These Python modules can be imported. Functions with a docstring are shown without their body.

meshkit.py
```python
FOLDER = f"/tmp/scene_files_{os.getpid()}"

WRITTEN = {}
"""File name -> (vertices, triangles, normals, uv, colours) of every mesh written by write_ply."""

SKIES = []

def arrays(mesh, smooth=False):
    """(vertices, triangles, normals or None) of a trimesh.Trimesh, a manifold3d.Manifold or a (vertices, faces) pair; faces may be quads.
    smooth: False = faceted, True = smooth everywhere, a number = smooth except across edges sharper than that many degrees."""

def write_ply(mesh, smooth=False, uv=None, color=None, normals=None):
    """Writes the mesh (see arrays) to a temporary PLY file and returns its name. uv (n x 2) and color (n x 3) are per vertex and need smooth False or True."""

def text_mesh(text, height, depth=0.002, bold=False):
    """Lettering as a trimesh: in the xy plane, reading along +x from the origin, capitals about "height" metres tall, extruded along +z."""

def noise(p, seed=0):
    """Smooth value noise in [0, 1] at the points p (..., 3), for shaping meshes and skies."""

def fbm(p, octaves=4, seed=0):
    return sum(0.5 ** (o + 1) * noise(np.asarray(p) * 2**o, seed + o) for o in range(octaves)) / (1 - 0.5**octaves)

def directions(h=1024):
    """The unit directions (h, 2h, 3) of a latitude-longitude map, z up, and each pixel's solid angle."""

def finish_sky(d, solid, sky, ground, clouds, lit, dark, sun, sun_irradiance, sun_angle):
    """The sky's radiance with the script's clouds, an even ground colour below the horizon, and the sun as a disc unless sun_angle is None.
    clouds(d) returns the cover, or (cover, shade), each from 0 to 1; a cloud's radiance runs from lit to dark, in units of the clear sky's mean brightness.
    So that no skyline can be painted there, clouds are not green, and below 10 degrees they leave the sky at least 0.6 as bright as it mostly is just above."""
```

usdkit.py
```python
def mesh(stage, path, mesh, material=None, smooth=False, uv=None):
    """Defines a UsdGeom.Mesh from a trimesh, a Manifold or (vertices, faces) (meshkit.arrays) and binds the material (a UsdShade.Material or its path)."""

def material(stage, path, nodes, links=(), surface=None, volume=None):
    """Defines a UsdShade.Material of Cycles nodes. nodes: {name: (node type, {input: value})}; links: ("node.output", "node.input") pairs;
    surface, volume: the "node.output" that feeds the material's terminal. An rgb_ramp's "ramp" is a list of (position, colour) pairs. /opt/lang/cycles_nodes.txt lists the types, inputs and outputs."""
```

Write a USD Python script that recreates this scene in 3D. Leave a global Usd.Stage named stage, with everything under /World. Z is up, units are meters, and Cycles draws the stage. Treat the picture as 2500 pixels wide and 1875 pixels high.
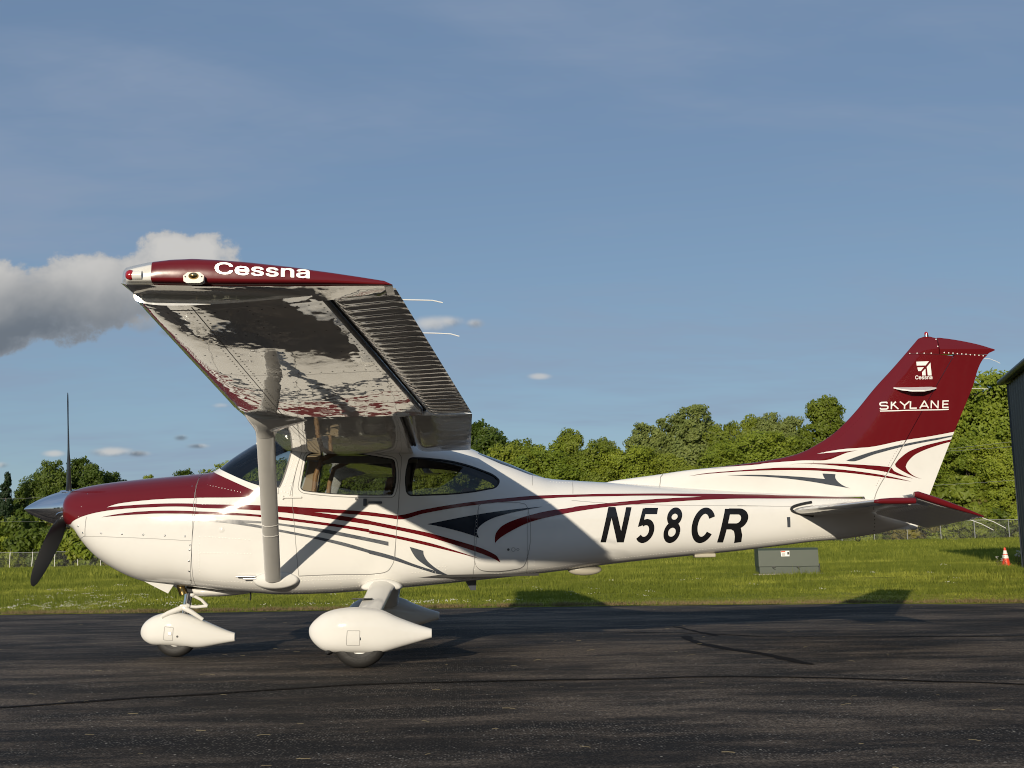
import math
import random

import numpy as np
import shapely
import shapely.ops
import trimesh
import usdkit
import meshkit
from pxr import Gf, Sdf, Usd, UsdGeom, UsdLux, UsdShade, Vt
from scipy.interpolate import PchipInterpolator
from shapely.geometry import LineString, Polygon, box as sbox

# tuned light
EXPOSURE = .15
SUN_INTENSITY = 1.0
SUN_COLOR = (1.0, .885, .71)
VEIL_LOW, VEIL_HIGH, VEIL_STREAK = (1.98, 3.12, 4.4), (1.52, 2.32, 3.70), (2.35, 3.0, 4.15)
CLOUD_LIT, CLOUD_DARK, CLOUD_EDGE = (5.4, 5.3, 5.1), (1.35, 1.58, 1.88), (2.9, 3.15, 3.5)

stage = Usd.Stage.CreateInMemory()
UsdGeom.SetStageUpAxis(stage, 'Z')
UsdGeom.Xform.Define(stage, '/World')
UsdGeom.Scope.Define(stage, '/World/Looks')
RNG = np.random.default_rng(11)

# ---------------------------------------------------------------- camera (standing on the apron, looking at the aircraft's left side)
CAM_POS, YAW, PITCH, ROLL = (3.865, -10.145, .795), .04492, .15389, -.01634
cam = UsdGeom.Camera.Define(stage, '/World/camera')
fwd = np.array([math.sin(YAW) * math.cos(PITCH), math.cos(YAW) * math.cos(PITCH), math.sin(PITCH)])
rgt = np.array([math.cos(YAW), -math.sin(YAW), 0])
upv = np.cross(rgt, fwd)
r2, u2 = math.cos(ROLL) * rgt + math.sin(ROLL) * upv, -math.sin(ROLL) * rgt + math.cos(ROLL) * upv
cam.AddTransformOp().Set(Gf.Matrix4d(*r2, 0, *u2, 0, *(-fwd), 0, *CAM_POS, 1))
cam.CreateHorizontalApertureAttr(36.0)
cam.CreateFocalLengthAttr(36.0 * 2750.6 / 2500)
cam.CreateFocusDistanceAttr(10.0)
cam.CreateFStopAttr(0.0)
cam.CreateClippingRangeAttr((0.05, 100000.0))
cam.CreateExposureAttr(EXPOSURE)

# ---------------------------------------------------------------- sky and sun (low evening sun behind the camera, to its left)
TO_SUN = np.array([-.318, -1.0, .237])
TO_SUN = TO_SUN / np.linalg.norm(TO_SUN)
SUN_EL = math.asin(TO_SUN[2])
SKY_STRENGTH = .10


class G:
    """collects shader nodes and links"""
    def __init__(self):
        self.n, self.l, self.k = {}, [], 0

    def add(self, kind, _out=None, **kw):
        self.k += 1
        name = f'n{self.k}'
        vals = {}
        for a, v in kw.items():
            if isinstance(v, str) and '.' in v:
                self.l.append((v, f'{name}.{a}'))
            elif v is not None:
                vals[a] = v
        self.n[name] = (kind, vals)
        return f'{name}.{_out}' if _out else name

    def math(self, op, a, b=0.0, c=None, clamp=False):
        return self.add('math', 'value', math_type=op, value1=a, value2=b, value3=c, use_clamp=clamp)

    def ramp(self, fac, stops):
        return self.add('rgb_ramp', 'color', fac=fac, ramp=stops)

    def range(self, v, a, b, c=0.0, d=1.0, kind='smoothstep'):
        return self.add('map_range', 'result', value=v, from_min=a, from_max=b, to_min=c, to_max=d, range_type=kind, clamp=True)

    def mix(self, fac, a, b, kind='mix'):
        return self.add('mix', 'color', mix_type=kind, fac=fac, color1=a, color2=b)

    def noise(self, vec, scale, detail=4.0, rough=.55, dist=0.0, out='fac'):
        return self.add('noise_texture', out, vector=vec, scale=scale, detail=detail, roughness=rough, distortion=dist)

    def mapping(self, vec, scale=(1, 1, 1), loc=(0, 0, 0), rot=(0, 0, 0)):
        return self.add('mapping', 'vector', vector=vec, scale=scale, location=loc, rotation=rot)

    def build(self, path, surface=None, volume=None):
        return usdkit.material(stage, path, self.n, self.l, surface=surface, volume=volume)


def sky_material():
    g = G()
    sky = g.add('sky_texture', 'color', sky_type='single_scattering', sun_disc=False, sun_elevation=SUN_EL, sun_rotation=math.atan2(TO_SUN[0], TO_SUN[1]), altitude=100.0, air_density=1.0, aerosol_density=.4, ozone_density=1.8)
    d = g.add('texture_coordinate', 'generated')
    s = g.add('separate_xyz', vector=d)
    x, y, z = s + '.x', s + '.y', s + '.z'
    # thin high cloud over the whole sky, stretched by the wind
    zz = g.math('add', g.math('maximum', z, 0.0), .18)
    plane = g.add('combine_xyz', 'vector', x=g.math('divide', x, zz), y=g.math('divide', y, zz), z=0.0)
    w = g.noise(g.mapping(plane, (.8, 1.5, 1), (3.1, .4, 0), (0, 0, .35)), 1.1, 5.0, .55, .5)
    w2 = g.noise(g.mapping(plane, (1.0, 3.0, 1), (7.7, 2.4, 0), (0, 0, .5)), 2.2, 5.0, .6, .3)
    streak = g.range(g.math('add', g.math('multiply', w, .7), g.math('multiply', w2, .3)), .40, .66)
    veil = g.math('add', .70, g.math('multiply', streak, .2))
    tone = g.mix(g.range(z, .03, .42), VEIL_LOW, VEIL_HIGH)
    tone = g.mix(g.math('multiply', streak, .8), tone, VEIL_STREAK)
    col = g.mix(veil, sky, tone)
    # cumulus, as seen over the field: soft heaps with grey undersides
    yy = g.math('maximum', y, .05)
    u, v = g.math('divide', x, yy), g.math('divide', z, yy)
    uv = g.add('combine_xyz', 'vector', x=u, y=v, z=0.0)
    front = g.range(y, .05, .3)
    n1 = g.noise(uv, 20.0, 8.0, .54, .2)
    n2 = g.noise(g.mapping(uv, (1, 1, 1), (5, 3, 0)), 48.0, 6.0, .62)
    nn = g.math('add', g.math('multiply', g.math('subtract', n1, .5), 1.5), g.math('multiply', g.math('subtract', n2, .5), .75))

    def heap(spec, rough, soft, flat=1.0):
        total = None
        for cx, cy, rx, ry in spec:
            a = g.math('divide', g.math('subtract', u, cx), rx)
            b = g.math('divide', g.math('subtract', v, cy), ry)
            e = g.math('subtract', 1.0, g.math('sqrt', g.math('add', g.math('multiply', a, a), g.math('multiply', b, b))))
            total = e if total is None else g.math('smoothmax', total, e, .25)
        e = g.math('add', total, g.math('multiply', nn, rough))
        return e, g.range(e, 0.0, soft)

    for spec, rough, soft, base, top, alpha in CLOUDS:
        e, m = heap(spec, rough, soft)
        lit = g.range(g.math('add', v, g.math('multiply', g.math('subtract', n1, .5), .045)), base, top)
        cc = g.mix(lit, CLOUD_DARK, CLOUD_LIT)
        cc = g.mix(g.range(e, 0.0, .55, .55, 0.0), cc, CLOUD_EDGE)
        col = g.mix(g.math('multiply', g.math('multiply', m, alpha), front), col, cc)
    bg = g.add('background_shader', 'background', color=col, strength=SKY_STRENGTH)
    return g.build('/World/Looks/sky_air', surface=bg)


CLOUDS = [
    # the big one at the left, behind the wing
    ([(-.40, .238, .13, .034), (-.335, .246, .09, .036), (-.40, .212, .075, .024), (-.25, .262, .07, .028), (-.245, .278, .055, .022), (-.31, .262, .06, .020), (-.50, .235, .12, .04), (-.425, .198, .06, .017)], 1.05, .24, .205, .282, .97),
    ([(-.283, .213, .018, .010), (-.262, .205, .012, .006)], .9, .8, .18, .26, .55),
    # the small puffs
    ([(-.026, .2115, .027, .0095), (-.012, .213, .020, .008), (.0125, .2112, .012, .0062)], .55, .9, .200, .214, .75),
    ([(.070, .1620, .013, .0038)], .6, .9, .158, .163, .7),
    ([(-.308, .0985, .026, .0058), (-.285, .0965, .014, .004)], .5, .9, .092, .100, .8),
    ([(-.357, .0975, .013, .0042)], .5, .9, .093, .099, .75),
    ([(-.248, .110, .009, .004)], .5, .9, .106, .111, .75),
    ([(-.233, .1025, .013, .0034)], .5, .9, .098, .104, .75),
    ([(-.2135, .1385, .010, .003)], .6, 1.0, .134, .140, .4),
    ([(-.403, .088, .010, .004)], .6, 1.0, .084, .090, .6),
]
dome = UsdLux.DomeLight.Define(stage, '/World/sky')
dome.GetPrim().SetCustomDataByKey('kind', 'structure')
UsdShade.MaterialBindingAPI.Apply(dome.GetPrim()).Bind(sky_material())
sun = UsdLux.DistantLight.Define(stage, '/World/sun')
sun.CreateNormalizeAttr(True)
sun.CreateIntensityAttr(SUN_INTENSITY)
sun.CreateAngleAttr(.5)
sun.CreateColorAttr(Gf.Vec3f(*SUN_COLOR))
zax = TO_SUN
xax = np.cross([0, 0, 1.0], zax)
xax /= np.linalg.norm(xax)
yax = np.cross(zax, xax)
sun.AddTransformOp().Set(Gf.Matrix4d(*xax, 0, *yax, 0, *zax, 0, 0, 0, 50, 1))

# ---------------------------------------------------------------- scene helpers
USED = {}


def numbered(parent, name):
    k = USED.get((parent, name), -1) + 1
    USED[(parent, name)] = k
    return f'{parent}/{name}' if k == 0 else f'{parent}/{name}_{k:03d}'


def tag(p, label=None, cat=None, group=None, kind=None):
    p = p.GetPrim() if hasattr(p, 'GetPrim') else p
    for a, b in (('label', label), ('category', cat), ('group', group), ('kind', kind)):
        if b:
            p.SetCustomDataByKey(a, b)
    return p


def path_of(parent):
    return '/World' if parent is None else (parent if isinstance(parent, str) else str(parent.GetPath()))


def obj(name, mesh, mat, parent=None, smooth=30, label=None, kind=None, normals=None):
    path = numbered(path_of(parent), name)
    if normals is None:
        m = usdkit.mesh(stage, path, mesh, M[mat], smooth=smooth)
    else:
        v, f = mesh
        m = usdkit.mesh(stage, path, (v, f), M[mat], smooth=False)
        m.CreateNormalsAttr(Vt.Vec3fArray.FromNumpy(np.asarray(normals, np.float32)))
        m.SetNormalsInterpolation('vertex')
    tag(m, label=label, kind=kind)
    return m.GetPrim()


def thing(name, label, cat, loc=(0, 0, 0), rot=0.0, scale=1.0, group=None):
    x = UsdGeom.Xform.Define(stage, numbered('/World', name))
    place(x, loc, rot, scale)
    return tag(x, label, cat, group)


def place(x, loc, rot, scale):
    x = UsdGeom.Xformable(x)
    x.ClearXformOpOrder()
    x.AddTranslateOp().Set(Gf.Vec3d(*map(float, loc)))
    x.AddRotateZOp().Set(float(rot))
    x.AddScaleOp().Set(Gf.Vec3f(*([float(scale)] * 3 if np.ndim(scale) == 0 else map(float, scale))))


def dup(src, name, label, cat, loc, rot=0.0, scale=1.0, group=None):
    x = UsdGeom.Xform.Define(stage, numbered('/World', name))
    x.GetPrim().GetReferences().AddInternalReference(src.GetPath())
    x.GetPrim().SetInstanceable(True)
    for op, val in (('xformOp:translate', Gf.Vec3d(*map(float, loc))), ('xformOp:rotateZ', float(rot)), ('xformOp:scale', Gf.Vec3f(*([float(scale)] * 3 if np.ndim(scale) == 0 else map(float, scale))))):
        x.GetPrim().GetAttribute(op).Set(val)
    return tag(x, label, cat, group)


def cat_m(*ms):
    return trimesh.util.concatenate([m for m in ms if m is not None])


def tm(v, f):
    f = np.asarray(f)
    if f.shape[1] == 4:
        f = np.vstack([f[:, [0, 1, 2]], f[:, [0, 2, 3]]])
    return trimesh.Trimesh(np.asarray(v, float), f, process=False)


def grid_mesh(P, close_u=False, close_v=False):
    """P (nu, nv, 3) -> mesh"""
    nu, nv = P.shape[:2]
    i, j = np.meshgrid(np.arange(nu if close_u else nu - 1), np.arange(nv if close_v else nv - 1), indexing='ij')
    i, j = i.ravel(), j.ravel()
    a, b = (i + 1) % nu, (j + 1) % nv
    return tm(P.reshape(-1, 3), np.stack([i * nv + j, a * nv + j, a * nv + b, i * nv + b], 1))


def loft(sections, cap=True):
    """closed rings (n, k, 3) -> solid"""
    P = np.asarray(sections, float)
    n, k = P.shape[:2]
    m = grid_mesh(P, close_v=True)
    if cap:
        v = np.vstack([m.vertices, P[0].mean(0), P[-1].mean(0)])
        j = np.arange(k)
        c0 = np.stack([np.full(k, n * k), (j + 1) % k, j], 1)
        c1 = np.stack([np.full(k, n * k + 1), (n - 1) * k + j, (n - 1) * k + (j + 1) % k], 1)
        m = tm(v, np.vstack([m.faces, c0, c1]))
    if m.volume < 0:
        m.invert()
    return m


def tube(pts, r, sides=10, cap=True):
    p = np.asarray(pts, float)
    r = np.broadcast_to(r, (len(p),))
    t = np.gradient(p, axis=0)
    t /= np.linalg.norm(t, axis=1, keepdims=True)
    ref = np.array([0, 0, 1.0]) if abs(t[0][2]) < .9 else np.array([1.0, 0, 0])
    a = np.cross(t, ref)
    a /= np.linalg.norm(a, axis=1, keepdims=True)
    b = np.cross(t, a)
    g = np.arange(sides) * 2 * np.pi / sides
    return loft(p[:, None] + r[:, None, None] * (np.cos(g)[None, :, None] * a[:, None] + np.sin(g)[None, :, None] * b[:, None]), cap)


def bx(sx, sy, sz, c, bevel=0.0):
    if bevel:
        import manifold3d
        h = np.array([sx, sy, sz]) / 2 - bevel
        pts = np.array([[a, b, d] for a in (-1, 1) for b in (-1, 1) for d in (-1, 1)]) * h
        hull = manifold3d.Manifold.batch_hull([manifold3d.Manifold.sphere(bevel, 12).translate(list(map(float, p))) for p in pts]).to_mesh()
        m = trimesh.Trimesh(np.array(hull.vert_properties[:, :3]), np.array(hull.tri_verts), process=False)
    else:
        m = trimesh.creation.box([sx, sy, sz])
    m.apply_translation(c)
    return m


def ellipsoid(c, r, sub=3):
    m = trimesh.creation.icosphere(sub)
    m.apply_scale(r)
    m.apply_translation(c)
    return m


def smooth_line(pts, per=8, closed=False):
    """centripetal Catmull-Rom through the points; corners sharper than 50 degrees stay corners"""
    p = np.asarray(pts, float)
    if len(p) < 3:
        return p
    d = np.diff(p, axis=0)
    ang = np.arctan2(d[:, 1], d[:, 0])
    turn = np.abs((np.diff(ang) + np.pi) % (2 * np.pi) - np.pi)
    cuts = [0] + [i + 1 for i in range(len(turn)) if turn[i] > math.radians(50)] + [len(p) - 1]
    out = [p[:1]]
    for a, b in zip(cuts[:-1], cuts[1:]):
        q = p[a:b + 1]
        if len(q) == 2:
            out.append(q[1:])
            continue
        s = np.r_[0, np.cumsum(np.maximum(np.linalg.norm(np.diff(q, axis=0), axis=1), 1e-6))]
        t = np.concatenate([np.linspace(s[i], s[i + 1], per, endpoint=False)[(1 if i == 0 else 0):] for i in range(len(q) - 1)] + [s[-1:]])
        from scipy.interpolate import Akima1DInterpolator, CubicSpline
        f = Akima1DInterpolator(s, q) if len(q) > 3 else PchipInterpolator(s, q)
        out.append(f(t))
    return np.vstack(out)


def dense(pts, step=.02):
    p = np.asarray(pts, float)
    out = []
    for a, b in zip(p, np.roll(p, -1, axis=0)):
        n = max(1, int(np.linalg.norm(b - a) / step))
        out.append(a + (b - a) * np.arange(n)[:, None] / n)
    return np.vstack(out)


def band(name):
    """closed outline from an upper and a lower traced edge"""
    e = T[name]
    if len(e) == 1:
        return Polygon(smooth_line(e[0])).buffer(0)
    return Polygon(np.vstack([smooth_line(e[0]), smooth_line(e[1])[::-1]])).buffer(0)


def clip_grid(poly, xs, ys):
    """triangulates a polygon along a grid: (points (n, 2), faces)"""
    xs, ys = np.asarray(xs), np.asarray(ys)
    x0, y0, x1, y1 = poly.bounds
    ix = np.nonzero((xs[1:] > x0) & (xs[:-1] < x1))[0]
    iy = np.nonzero((ys[1:] > y0) & (ys[:-1] < y1))[0]
    I, J = [a.ravel() for a in np.meshgrid(ix, iy, indexing='ij')]
    cells = shapely.box(xs[I], ys[J], xs[I + 1], ys[J + 1])
    shapely.prepare(poly)
    inside = shapely.contains_properly(poly, cells)
    hit = ~inside & shapely.intersects(poly, cells)
    tris = []
    a, b, c, d = (np.stack(q, -1) for q in ((xs[I[inside]], ys[J[inside]]), (xs[I[inside] + 1], ys[J[inside]]), (xs[I[inside] + 1], ys[J[inside] + 1]), (xs[I[inside]], ys[J[inside] + 1])))
    if len(a):
        tris += [np.stack([a, b, c], 1), np.stack([a, c, d], 1)]
    if hit.any():
        for piece in shapely.intersection(poly, cells[hit]):
            for q in getattr(piece, 'geoms', [piece]):
                if q.geom_type == 'Polygon' and q.area > 1e-9:
                    v, f = trimesh.creation.triangulate_polygon(q, engine='earcut')
                    if len(f):
                        tris.append(np.asarray(v)[f])
    t = np.concatenate(tris)
    ar = (t[:, 1, 0] - t[:, 0, 0]) * (t[:, 2, 1] - t[:, 0, 1]) - (t[:, 1, 1] - t[:, 0, 1]) * (t[:, 2, 0] - t[:, 0, 0])
    t[ar < 0] = t[ar < 0][:, ::-1]
    t = t[np.abs(ar) > 1e-10]
    v, f = np.unique(t.reshape(-1, 2).round(6), axis=0, return_inverse=True)
    return v, f.reshape(-1, 3)


def oriented(P, f, n):
    """flips faces so that they agree with the normals"""
    fn = np.cross(P[f[:, 1]] - P[f[:, 0]], P[f[:, 2]] - P[f[:, 0]])
    bad = (fn * n[f].sum(1)).sum(1) < 0
    f = f.copy()
    f[bad] = f[bad][:, ::-1]
    return f


def mirror(v, f, n):
    s = np.array([1, -1, 1])
    return v * s, f[:, ::-1], n * s

# ---------------------------------------------------------------- materials
M = {}


def pbr(name, color, rough=.5, metal=0.0, spec=.5, coat=0.0, bump=None, **kw):
    g = G()
    extra = dict(kw)
    if bump:
        scale, dist, detail = bump
        p = g.add('geometry', 'position')
        h = g.noise(p, scale, detail, .5)
        extra['normal'] = g.add('bump', 'normal', height=h, distance=dist, strength=1.0)
    s = g.add('principled_bsdf', 'BSDF', base_color=color, roughness=rough, metallic=metal, specular_ior_level=spec, coat_weight=coat, **extra)
    M[name] = g.build(f'/World/Looks/{name}', s)


def paint(name, color, rough=.09, wave=(2.2, .0026), dirt=.11, aniso=None, ior=1.5, metal=0.0):
    """aircraft enamel: glossy, skins a little wavy between the frames, faint grime"""
    g = G()
    p = g.add('geometry', 'position')
    if aniso:
        p2 = g.mapping(p, aniso)
    else:
        p2 = p
    h = g.math('add', g.noise(p2, wave[0], 2.0, .45), g.math('multiply', g.noise(p2, wave[0] * 5, 1.0), .12))
    nrm = g.add('bump', 'normal', height=h, distance=wave[1], strength=1.0)
    n = g.noise(p, 3.0, 6.0, .62)
    col = g.mix(g.math('multiply', g.range(n, .45, .75), dirt), color, tuple(.55 * c for c in color))
    r = g.range(g.noise(p, 9.0, 4.0), .3, .7, rough * .8, rough * 1.35)
    s = g.add('principled_bsdf', 'BSDF', base_color=col, roughness=r, specular_ior_level=.5, ior=ior, metallic=metal, normal=nrm)
    M[name] = g.build(f'/World/Looks/{name}', s)


paint('white_paint', (.71, .70, .665), .07)
paint('white_skin', (.71, .70, .665), .02, (2.2, .0052), .04, (1.7, .9, 1), 2.1, .22)
paint('maroon_paint', (.118, .0075, .0105), .07)
paint('gray_paint', (.060, .068, .082), .2, dirt=.15)
paint('navy_paint', (.010, .014, .028), .12)
paint('black_paint', (.008, .008, .009), .16)
paint('letter_white', (.80, .79, .76), .2)
pbr('seam', (.16, .155, .15), .7)
pbr('dark_gap', (.012, .012, .013), .7)
pbr('rivet_paint', (.76, .745, .69), .18)
pbr('rivet_dark', (.07, .07, .07), .45)
pbr('chrome', (.82, .83, .84), .06, 1.0)
pbr('steel', (.5, .5, .5), .28, 1.0)
pbr('brass', (.55, .40, .16), .25, 1.0)
pbr('blade_black', (.012, .012, .013), .42)
pbr('rubber', (.022, .021, .020), .62, bump=(60, .002, 4))
pbr('boot_rubber', (.015, .015, .016), .45)
pbr('lens_red', (.35, .01, .012), .08, coat=1.0)
pbr('tan_leather', (.42, .235, .105), .5, bump=(40, .002, 4))
pbr('blister', (.42, .39, .31), .4)
pbr('cream', (.55, .50, .42), .4)
pbr('tan_trim', (.50, .36, .22), .65)
pbr('brown_leather', (.21, .075, .025), .45, bump=(40, .002, 4))
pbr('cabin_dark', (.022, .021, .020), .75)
pbr('wick_white', (.75, .75, .72), .4)


def glass(name, tint, rough=.0, extra=.0, k=1.15):
    g = G()
    t = g.add('transparent_bsdf', 'BSDF', color=tint)
    s = g.add('glossy_bsdf', 'BSDF', color=(1, 1, 1), roughness=rough)
    f = g.math('add', g.math('multiply', g.add('fresnel', 'fac', IOR=1.5), k), extra, clamp=True)
    M[name] = g.build(f'/World/Looks/{name}', g.add('mix_closure', 'closure', fac=f, closure1=t, closure2=s))


glass('window_glass', (.62, .64, .62), .01)
glass('windshield_glass', (.66, .71, .72), .02, .015)
glass('clear_lens', (.95, .95, .94), .02, .0, .3)

# ---------------------------------------------------------------- aircraft shape functions (metres; x aft from the spinner tip, y < 0 towards the left wing)
def tab(xs, ys):
    f = PchipInterpolator(np.array(xs, float), np.array(ys, float))
    return lambda x: f(np.clip(x, xs[0], xs[-1]))

z_top = tab([.44, .47, .54, .62, .78, 1.02, 1.26, 1.50, 1.672, 1.722, 1.841, 1.961, 2.042, 2.22, 2.36, 2.60, 3.0, 3.5, 3.8, 3.94, 4.02, 4.10, 4.263, 4.427, 4.55, 4.65, 4.83, 5.0, 5.16, 5.58, 5.91, 6.33, 6.74, 6.97, 7.5, 7.95],
            [1.425, 1.447, 1.473, 1.489, 1.512, 1.537, 1.556, 1.575, 1.594, 1.622, 1.718, 1.799, 1.843, 1.905, 1.945, 1.968, 1.966, 1.90, 1.815, 1.77, 1.735, 1.705, 1.645, 1.576, 1.527, 1.498, 1.483, 1.470, 1.460, 1.428, 1.399, 1.367, 1.342, 1.326, 1.285, 1.20])
z_bot = tab([.44, .50, .546, .588, .613, .67, .75, .83, .91, .99, 1.107, 1.20, 1.4, 1.55, 1.75, 2.0, 2.145, 2.27, 2.34, 2.70, 3.06, 3.38, 3.70, 3.935, 4.24, 4.81, 5.04, 5.443, 5.85, 6.258, 6.50, 6.744, 7.0, 7.2, 7.323, 7.49, 7.66, 7.82, 7.95],
            [1.14, 1.105, 1.065, 1.000, .966, .899, .828, .775, .730, .692, .650, .63, .612, .595, .572, .546, .533, .523, .521, .526, .545, .565, .590, .610, .635, .692, .720, .760, .793, .826, .850, .875, .903, .918, .928, .950, .977, 1.015, 1.05])
z_mid = tab([.44, .7, 1.2, 1.6, 2.2, 3.4, 4.2, 5.0, 6.0, 7.0, 7.95], [1.29, 1.18, 1.06, 1.05, 1.05, 1.05, 1.07, 1.11, 1.13, 1.14, 1.13])
half_w = tab([.44, .47, .52, .60, .75, 1.0, 1.3, 1.6, 2.0, 2.5, 3.3, 3.9, 4.4, 5.0, 6.0, 7.0, 7.6, 7.95], [.29, .345, .385, .42, .46, .50, .52, .535, .555, .56, .56, .53, .47, .40, .285, .175, .105, .035])
n_up = tab([.44, .8, 1.5, 1.9, 2.4, 3.4, 4.2, 4.8, 6, 7.95], [2.2, 2.5, 2.7, 2.7, 4.2, 4.2, 3.0, 2.3, 2.2, 2.0])
n_lo = tab([.44, .8, 1.4, 1.9, 3.6, 4.6, 6, 7.95], [2.8, 2.9, 3.2, 4.6, 4.6, 3.4, 2.8, 2.2])


def fus_y(x, z):
    """half width of the fuselage at station x and height z"""
    x, z = np.asarray(x, float), np.asarray(z, float)
    zm, up = z_mid(x), z >= z_mid(x)
    n = np.where(up, n_up(x), n_lo(x))
    t = np.clip(np.where(up, (z - zm) / (z_top(x) - zm), (zm - z) / (zm - z_bot(x))), 0, 1)
    return half_w(x) * (1 - t ** n) ** (1 / n)


def fus_pt(x, th):
    """point of the left half of the skin; th from -pi/2 (keel) to pi/2 (top centre line)"""
    x, th = np.asarray(x, float), np.asarray(th, float)
    n = np.where(th >= 0, n_up(x), n_lo(x))
    s, c = np.abs(np.sin(th)), np.clip(np.cos(th), 0, 1)
    zm = z_mid(x)
    z = np.where(th >= 0, zm + (z_top(x) - zm) * s ** (2 / n), zm - (zm - z_bot(x)) * s ** (2 / n))
    return np.stack([x, -half_w(x) * c ** (2 / n), z], -1)


def fus_th(x, z):
    """the skin parameter of a point seen from the side"""
    x, z = np.asarray(x, float), np.asarray(z, float)
    zm = z_mid(x)
    up = z >= zm
    n = np.where(up, n_up(x), n_lo(x))
    t = np.clip(np.where(up, (z - zm) / (z_top(x) - zm), (zm - z) / (zm - z_bot(x))), 0, 1)
    return np.where(up, 1, -1) * np.arcsin(np.clip(t ** (n / 2), 0, 1))


fin_le = tab([1.30, 1.40, 1.47, 1.493, 1.523, 1.558, 1.591, 1.628, 1.652, 1.70, 1.733, 1.779, 1.829, 1.892, 1.977, 2.092, 2.301, 2.49, 2.629, 2.73, 2.765, 2.784], [4.80, 5.0, 5.188, 5.348, 5.602, 5.857, 6.198, 6.54, 6.704, 6.92, 7.007, 7.096, 7.185, 7.277, 7.375, 7.49, 7.677, 7.864, 7.996, 8.09, 8.125, 8.19])
fin_te = tab([.98, 1.023, 1.344, 1.508, 1.884, 2.292, 2.566, 2.588, 2.618, 2.635, 2.648, 2.671, 2.693, 2.725, 2.757, 2.771, 2.784], [7.965, 7.985, 8.133, 8.209, 8.39, 8.592, 8.72, 8.748, 8.777, 8.814, 8.839, 8.78, 8.713, 8.583, 8.409, 8.30, 8.20])
hinge_line = tab([.95, 1.132, 1.283, 1.558, 1.817, 1.902, 2.605], [7.545, 7.574, 7.60, 7.761, 7.925, 7.979, 8.44])


def fin_y(x, z):
    """half thickness of the fin, its forward fillet and the rudder"""
    x, z = np.asarray(x, float), np.asarray(z, float)
    a, b = fin_le(z), fin_te(z)
    u = np.clip((x - a) / np.maximum(b - a, 1e-3), 0, 1)
    thick = np.minimum(.5 * .10 * (b - a), .065) * np.clip((2.80 - z) / .10, 0, 1) ** .5
    shape = np.where(u < .3, np.sqrt(np.clip(1 - ((.3 - u) / .3) ** 2, 0, 1)), 1 - .93 * np.clip((u - .3) / .7, 0, 1) ** 1.35)
    return thick * shape + .002

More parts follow.
